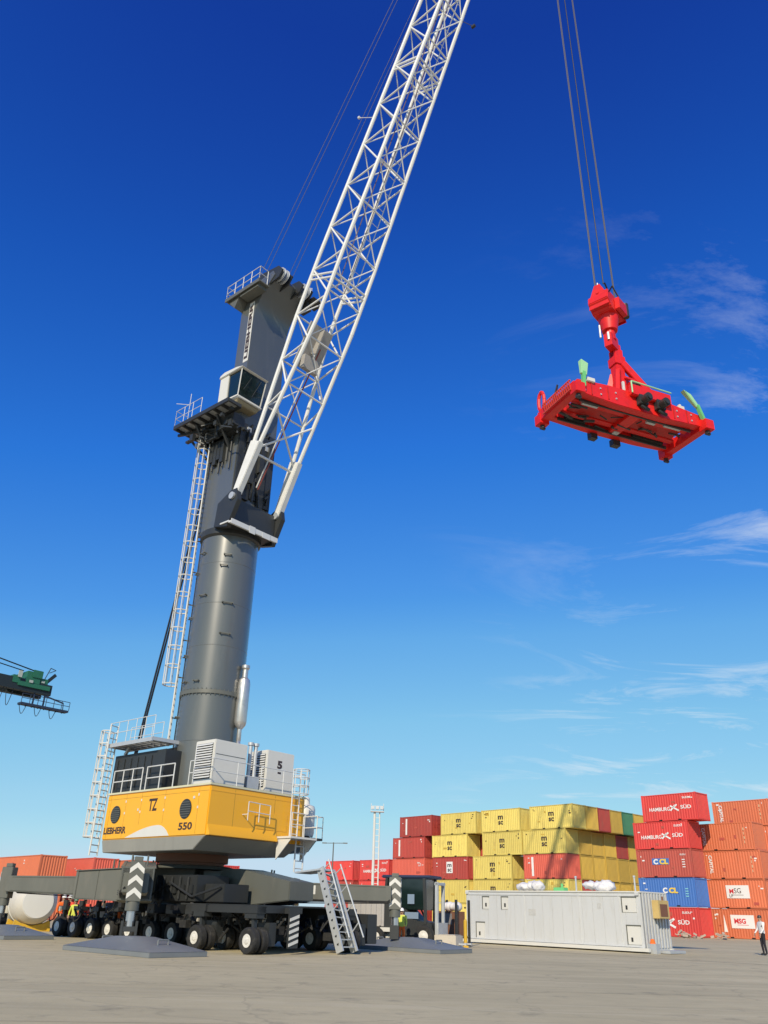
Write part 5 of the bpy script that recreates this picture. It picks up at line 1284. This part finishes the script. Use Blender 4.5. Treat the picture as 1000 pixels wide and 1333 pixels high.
sm = MB().bx(-.7, -.2, -.25, .25, 1.1, 1.22).bx(-.8, -.68, -.25, .25, 1.15, 1.65).tube((.35, 0, .8), (.1, 0, 1.3), .03, 6).lathe([(.15, 1.3), (.17, 1.32), (.15, 1.34)], 14, o=(.1, 0, 0)); Z(sm, 'seat', m_black, fork)
Z(MB().bx(-.2, .3, -.56, -.552, .85, 1.05).bx(-.1, .15, -.565, -.56, 1.3, 1.6), 'side_plate', mat('plate_bluegrey', (.2, .27, .36), .4), fork)
ms = MB()
for y in (-.3, .3): ms.bx(.82, .92, y - .05, y + .05, .1, 2.0)
ms.bx(.8, .94, -.35, .35, 1.9, 1.98); ms.bx(.92, .98, -.45, .45, .35, .75); ms.bx(.95, 1.9, -.3, -.2, .12, .17); ms.bx(.95, 1.9, .2, .3, .12, .17)
Z(ms, 'lifting_mast', m_steel, fork)
for x, sc_ in ((.5, .8), (-.85, .7)):
    for y in (-.5, .5):
        w_ = place('wheel', rim_me, m_rim, fork, (x, y, .425 * sc_), (0, 0, 0 if y < 0 else math.pi)); w_.scale = (sc_,) * 3; place('tyre', tyre_me, m_black, w_)
rk = gnd(588, 46.5)
rack = thing('pallet_rack', 'open dark post rack holding a brown crate, between the forklift and the white container', 'rack', rk, R(-46))
rm_ = MB()
for x in (-.75, .75):
    for y in (-.5, .5): rm_.bx(x - .05, x + .05, y - .05, y + .05, 0, 2.1)
for z in (.35,): rm_.bx(-.8, .8, -.54, -.46, z, z + .07); rm_.bx(-.8, .8, .46, .54, z, z + .07); rm_.bx(-.79, -.71, -.5, .5, z, z + .07); rm_.bx(.71, .79, -.5, .5, z, z + .07)
Z(rm_, 'rack_frame', m_dark, rack); Z(MB().bx(-.78, .78, -.5, .5, .42, .46), 'shelf', m_grey, rack)
crt = thing('wooden_crate', 'brown crate with a grey front inside the open post rack', 'crate', (rk.x, rk.y, .46), R(-46))
Z(MB().bx(-.62, .55, -.42, .42, 0, 1.1), 'crate_body', m_brown, crt, .01); Z(MB().bx(-.5, .4, -.435, -.421, .5, 1.0), 'crate_panel', mat('panel_grey', (.22, .2, .19), .6), crt)
ss = thing('white_sack', 'white lumpy sack on top of the brown crate', 'sack', (rk.x, rk.y, 1.56), R(-40))
bm = bmesh.new()
for i in range(4): bmesh.ops.create_icosphere(bm, subdivisions=2, radius=1, matrix=Matrix.Translation((-.3 + .22 * i, 0, .22)) @ Matrix.Diagonal((.26, .3, .2 + .04 * (i % 2), 1)))
me = bpy.data.meshes.new('sack'); bm.to_mesh(me); bm.free(); me.polygons.foreach_set('use_smooth', [True] * len(me.polygons)); place('sack_body', me, MATS['white_sheet'], ss)
cbk = gnd(584, 42.5)
cc = tag(MB().bx(-.55, .55, -.4, .4, 0, .55).bx(-.5, .5, -.35, .35, .55, .58).obj('concrete_block', mat('block_beige', (.55, .5, .42), .8, dirt=.4), None, .03, cbk, (0, 0, R(-30))), 'beige concrete block on the ground in front of the open frame', 'block')
ybl = tag(MB().bx(-.12, .12, -.12, .12, 0, .08).tube((0, 0, .08), (0, 0, 1.15), .09, 12).lathe([(.09, 1.15), (.05, 1.22), (.01, 1.23)], 12).obj('bollard', m_ylw, None, 0, gnd(606, 44.2)), 'yellow bollard at the left end of the white container', 'bollard')

# ------------------------------------------------------------------ masts and yard clutter
lm = thing('light_mast', 'tall white twin pole floodlight mast behind the boarding stairs', 'light mast', gnd(487, 95))
mm = MB()
for o in (-.28, .28): mm.tube((o, 0, 0), (o, 0, 11.3), .17 if o < 0 else .09, 10, r2=.13 if o < 0 else .07)
for k in range(18): mm.beam((-.28, 0, .5 + k * .6), (.28, 0, .5 + k * .6), .05, .05)
Z(mm, 'mast_pole', m_white, lm)
Z(MB().bx(-.75, .75, -.4, .4, 11.3, 11.38).bx(-.7, .7, -.03, .03, 11.9, 11.96).bx(-.72, -.66, -.03, .03, 11.38, 12.2).bx(.66, .72, -.03, .03, 11.38, 12.2), 'mast_platform', m_steel, lm)
for x in (-.5, 0, .5): Z(MB().bx(x - .18, x + .18, -.45, -.2, 11.55, 11.9), 'floodlight', m_steel, lm, .02)
lp = thing('lamp_post', 'thin grey lamp post with short cross arm seen right of the crane body', 'lamp post', gnd(429, 100))
Z(MB().tube((0, 0, 0), (0, 0, 8.4), .1, 8, r2=.06).tube((-1.0, 0, 8.3), (1.3, 0, 8.35), .04, 6), 'post', m_grey, lp); Z(MB().bx(-1.3, -.8, -.12, .12, 8.26, 8.36).bx(1.1, 1.6, -.12, .12, 8.3, 8.4), 'lamp_head', m_grey, lp)
rp = gnd(915, 82); rn = random.Random(4); rbm = MB()
for i in range(26):
    a = Vector((rn.uniform(-2.3, 2.3), rn.uniform(-.5, .5), rn.uniform(.03, .4))); b = a + Vector((rn.uniform(-.6, .6), rn.uniform(-.2, .2), rn.uniform(-.1, .25))); b.z = max(.03, b.z)
    rbm.beam(a, b, rn.uniform(.08, .25), rn.uniform(.06, .2))
rub = rbm.obj('timber_scrap', mat('scrap_tan', (.45, .36, .28), .85, var=.3, scale=3), None, 0, rp, (0, 0, YARD)); tag(rub, 'heap of pale timber scrap at the foot of the right stacks', 'scrap heap')

# ------------------------------------------------------------------ green quay crane at the left edge
A0, A1 = at(-60, 868, 118), at(52, 897, 128)
gd = (A1 - A0); gd.z = 0; gyaw = math.atan2(gd.y, gd.x); gz = A1.z
qb = Vector((A1.x, A1.y, 0))
qc = thing('quay_crane', 'green ship to shore crane whose boom tip reaches in at the left edge', 'crane', qb, gyaw)
m_qg = mat('quay_green', (.02, .14, .075), .5, dirt=.4, dirtcol=(.02, .04, .03), scale=1); m_qd = mat('quay_dark', (.012, .022, .026), .6)
qg = MB()
for y in (-1.6, 1.6): qg.bx(-46, -3.6, y - .5, y + .5, gz - 1.2, gz + .6); qg.bx(-3.7, 1.0, y - .45, y + .45, gz - 1.2, gz + .4)
for k in range(16): qg.bx(-44 + 3 * k, -43.6 + 3 * k, -1.2, 1.2, gz - .6, gz)
Z(qg, 'boom_girder', m_qd, qc)
qm = MB(); qm.bx(-4.6, .6, -2.3, 1.8, gz - .6, gz + .1); qm.bx(-3.4, -1.2, -2.2, 1.6, gz + .1, gz + 1.9); qm.bx(-1.1, .2, -2.0, 1.4, gz + .1, gz + 1.2); qm.bx(-2.6, -1.0, -2.35, -2.2, gz + 1.0, gz + 2.2); qm.bx(-5.5, -4.3, -2.2, 1, gz - .3, gz + .9)
Z(qm, 'machinery_house', m_qg, qc, .05)
Z(MB().bx(-4.9, -4.3, -2.45, -2.3, gz + .6, gz + 1.6).bx(-3.0, -2.4, -2.42, -2.36, gz + .1, gz + .5).bx(-.9, -.4, -2.1, -2.02, gz + .5, gz + .8), 'control_panel', mat('panel_pale', (.4, .45, .4), .5), qc)
qk = MB(); qk.beam((.2, -1.5, gz + .9), (1.4, -1.5, gz + 2.3), .25, .5); qk.tube((-.3, -1.5, gz + 1.1), (.4, -1.5, gz + 3.2), .07, 6); qk.tube((.4, -1.5, gz + 3.2), (1.3, -1.5, gz + 3.0), .06, 6); qk.tube((1.3, -1.5, gz + 3.0), (.3, -1.5, gz + 2.4), .06, 6); qk.tube((-20, -1.5, gz + 4.6), (-2.0, -1.5, gz + 2.2), .1, 6); qk.tube((-20, -1.0, gz + 3.6), (-3.6, -1.0, gz + 2.0), .08, 6)
Z(qk, 'stay_bracket', m_qd, qc)
qw = MB(); qw.bx(-3.6, 4.2, -2.5, -1.3, gz - 3.3, gz - 3.0); railing(qw, [(-3.6, -2.5, gz - 3.0), (4.2, -2.5, gz - 3.0)], 1.3, .05, 1.2, m=0)
for x in (-1.5, .2): qw.bx(x - .1, x + .1, -1.9, -1.7, gz - 3, gz - 1)
qw.beam((.0, -1.9, gz - 1.3), (3.4, -1.9, gz - 1.9), .15, .2); qw.beam((3.4, -1.9, gz - 1.9), (3.5, -1.9, gz - 3.1), .1, .1)
for k in range(8): qw.beam((-3.5 + 1.0 * k, -2.4, gz - 3.3), (-3.4 + 1.0 * k, -1.4, gz - 3.3), .1, .2)
Z(qw, 'hanging_walkway', mat('walkway_navy', (.02, .035, .07), .6), qc)
for k in range(6):
    x = -9.0 + k * 1.5 if k < 3 else -3.5 + (k - 3) * 2.4; zt = gz - (1.2 if k < 3 else 3.3); dp = 2.6 if k < 3 else 1.3
    pts = [Vector((x + t * 1.1, -1.8, zt - dp * sin(t * math.pi))) for t in [i / 8 for i in range(9)]]
    Z(MB().path(pts, .05, 5), 'festoon_cable', m_cable, qc)
ql = MB()
for x in (-44, -28):
    for y in (-9, 9): ql.bx(x - .7, x + .7, y - .7, y + .7, 0, gz + 14 if x == -28 else gz)
    ql.bx(x - .6, x + .6, -9, 9, gz - .2, gz + 1.2); ql.bx(x - .6, x + .6, -9, 9, 12, 13.4)
ql.bx(-44, -28, -9.6, -8.4, 12, 13.2); ql.bx(-44, -28, 8.4, 9.6, 12, 13.2); ql.bx(-28.6, -27.4, -9, 9, gz + 12.6, gz + 14)
ql.beam((-28, -1.5, gz + 13.5), (-20, -1.5, gz + 4.6), .2, .2)
Z(ql, 'portal_frame', m_qg, qc)
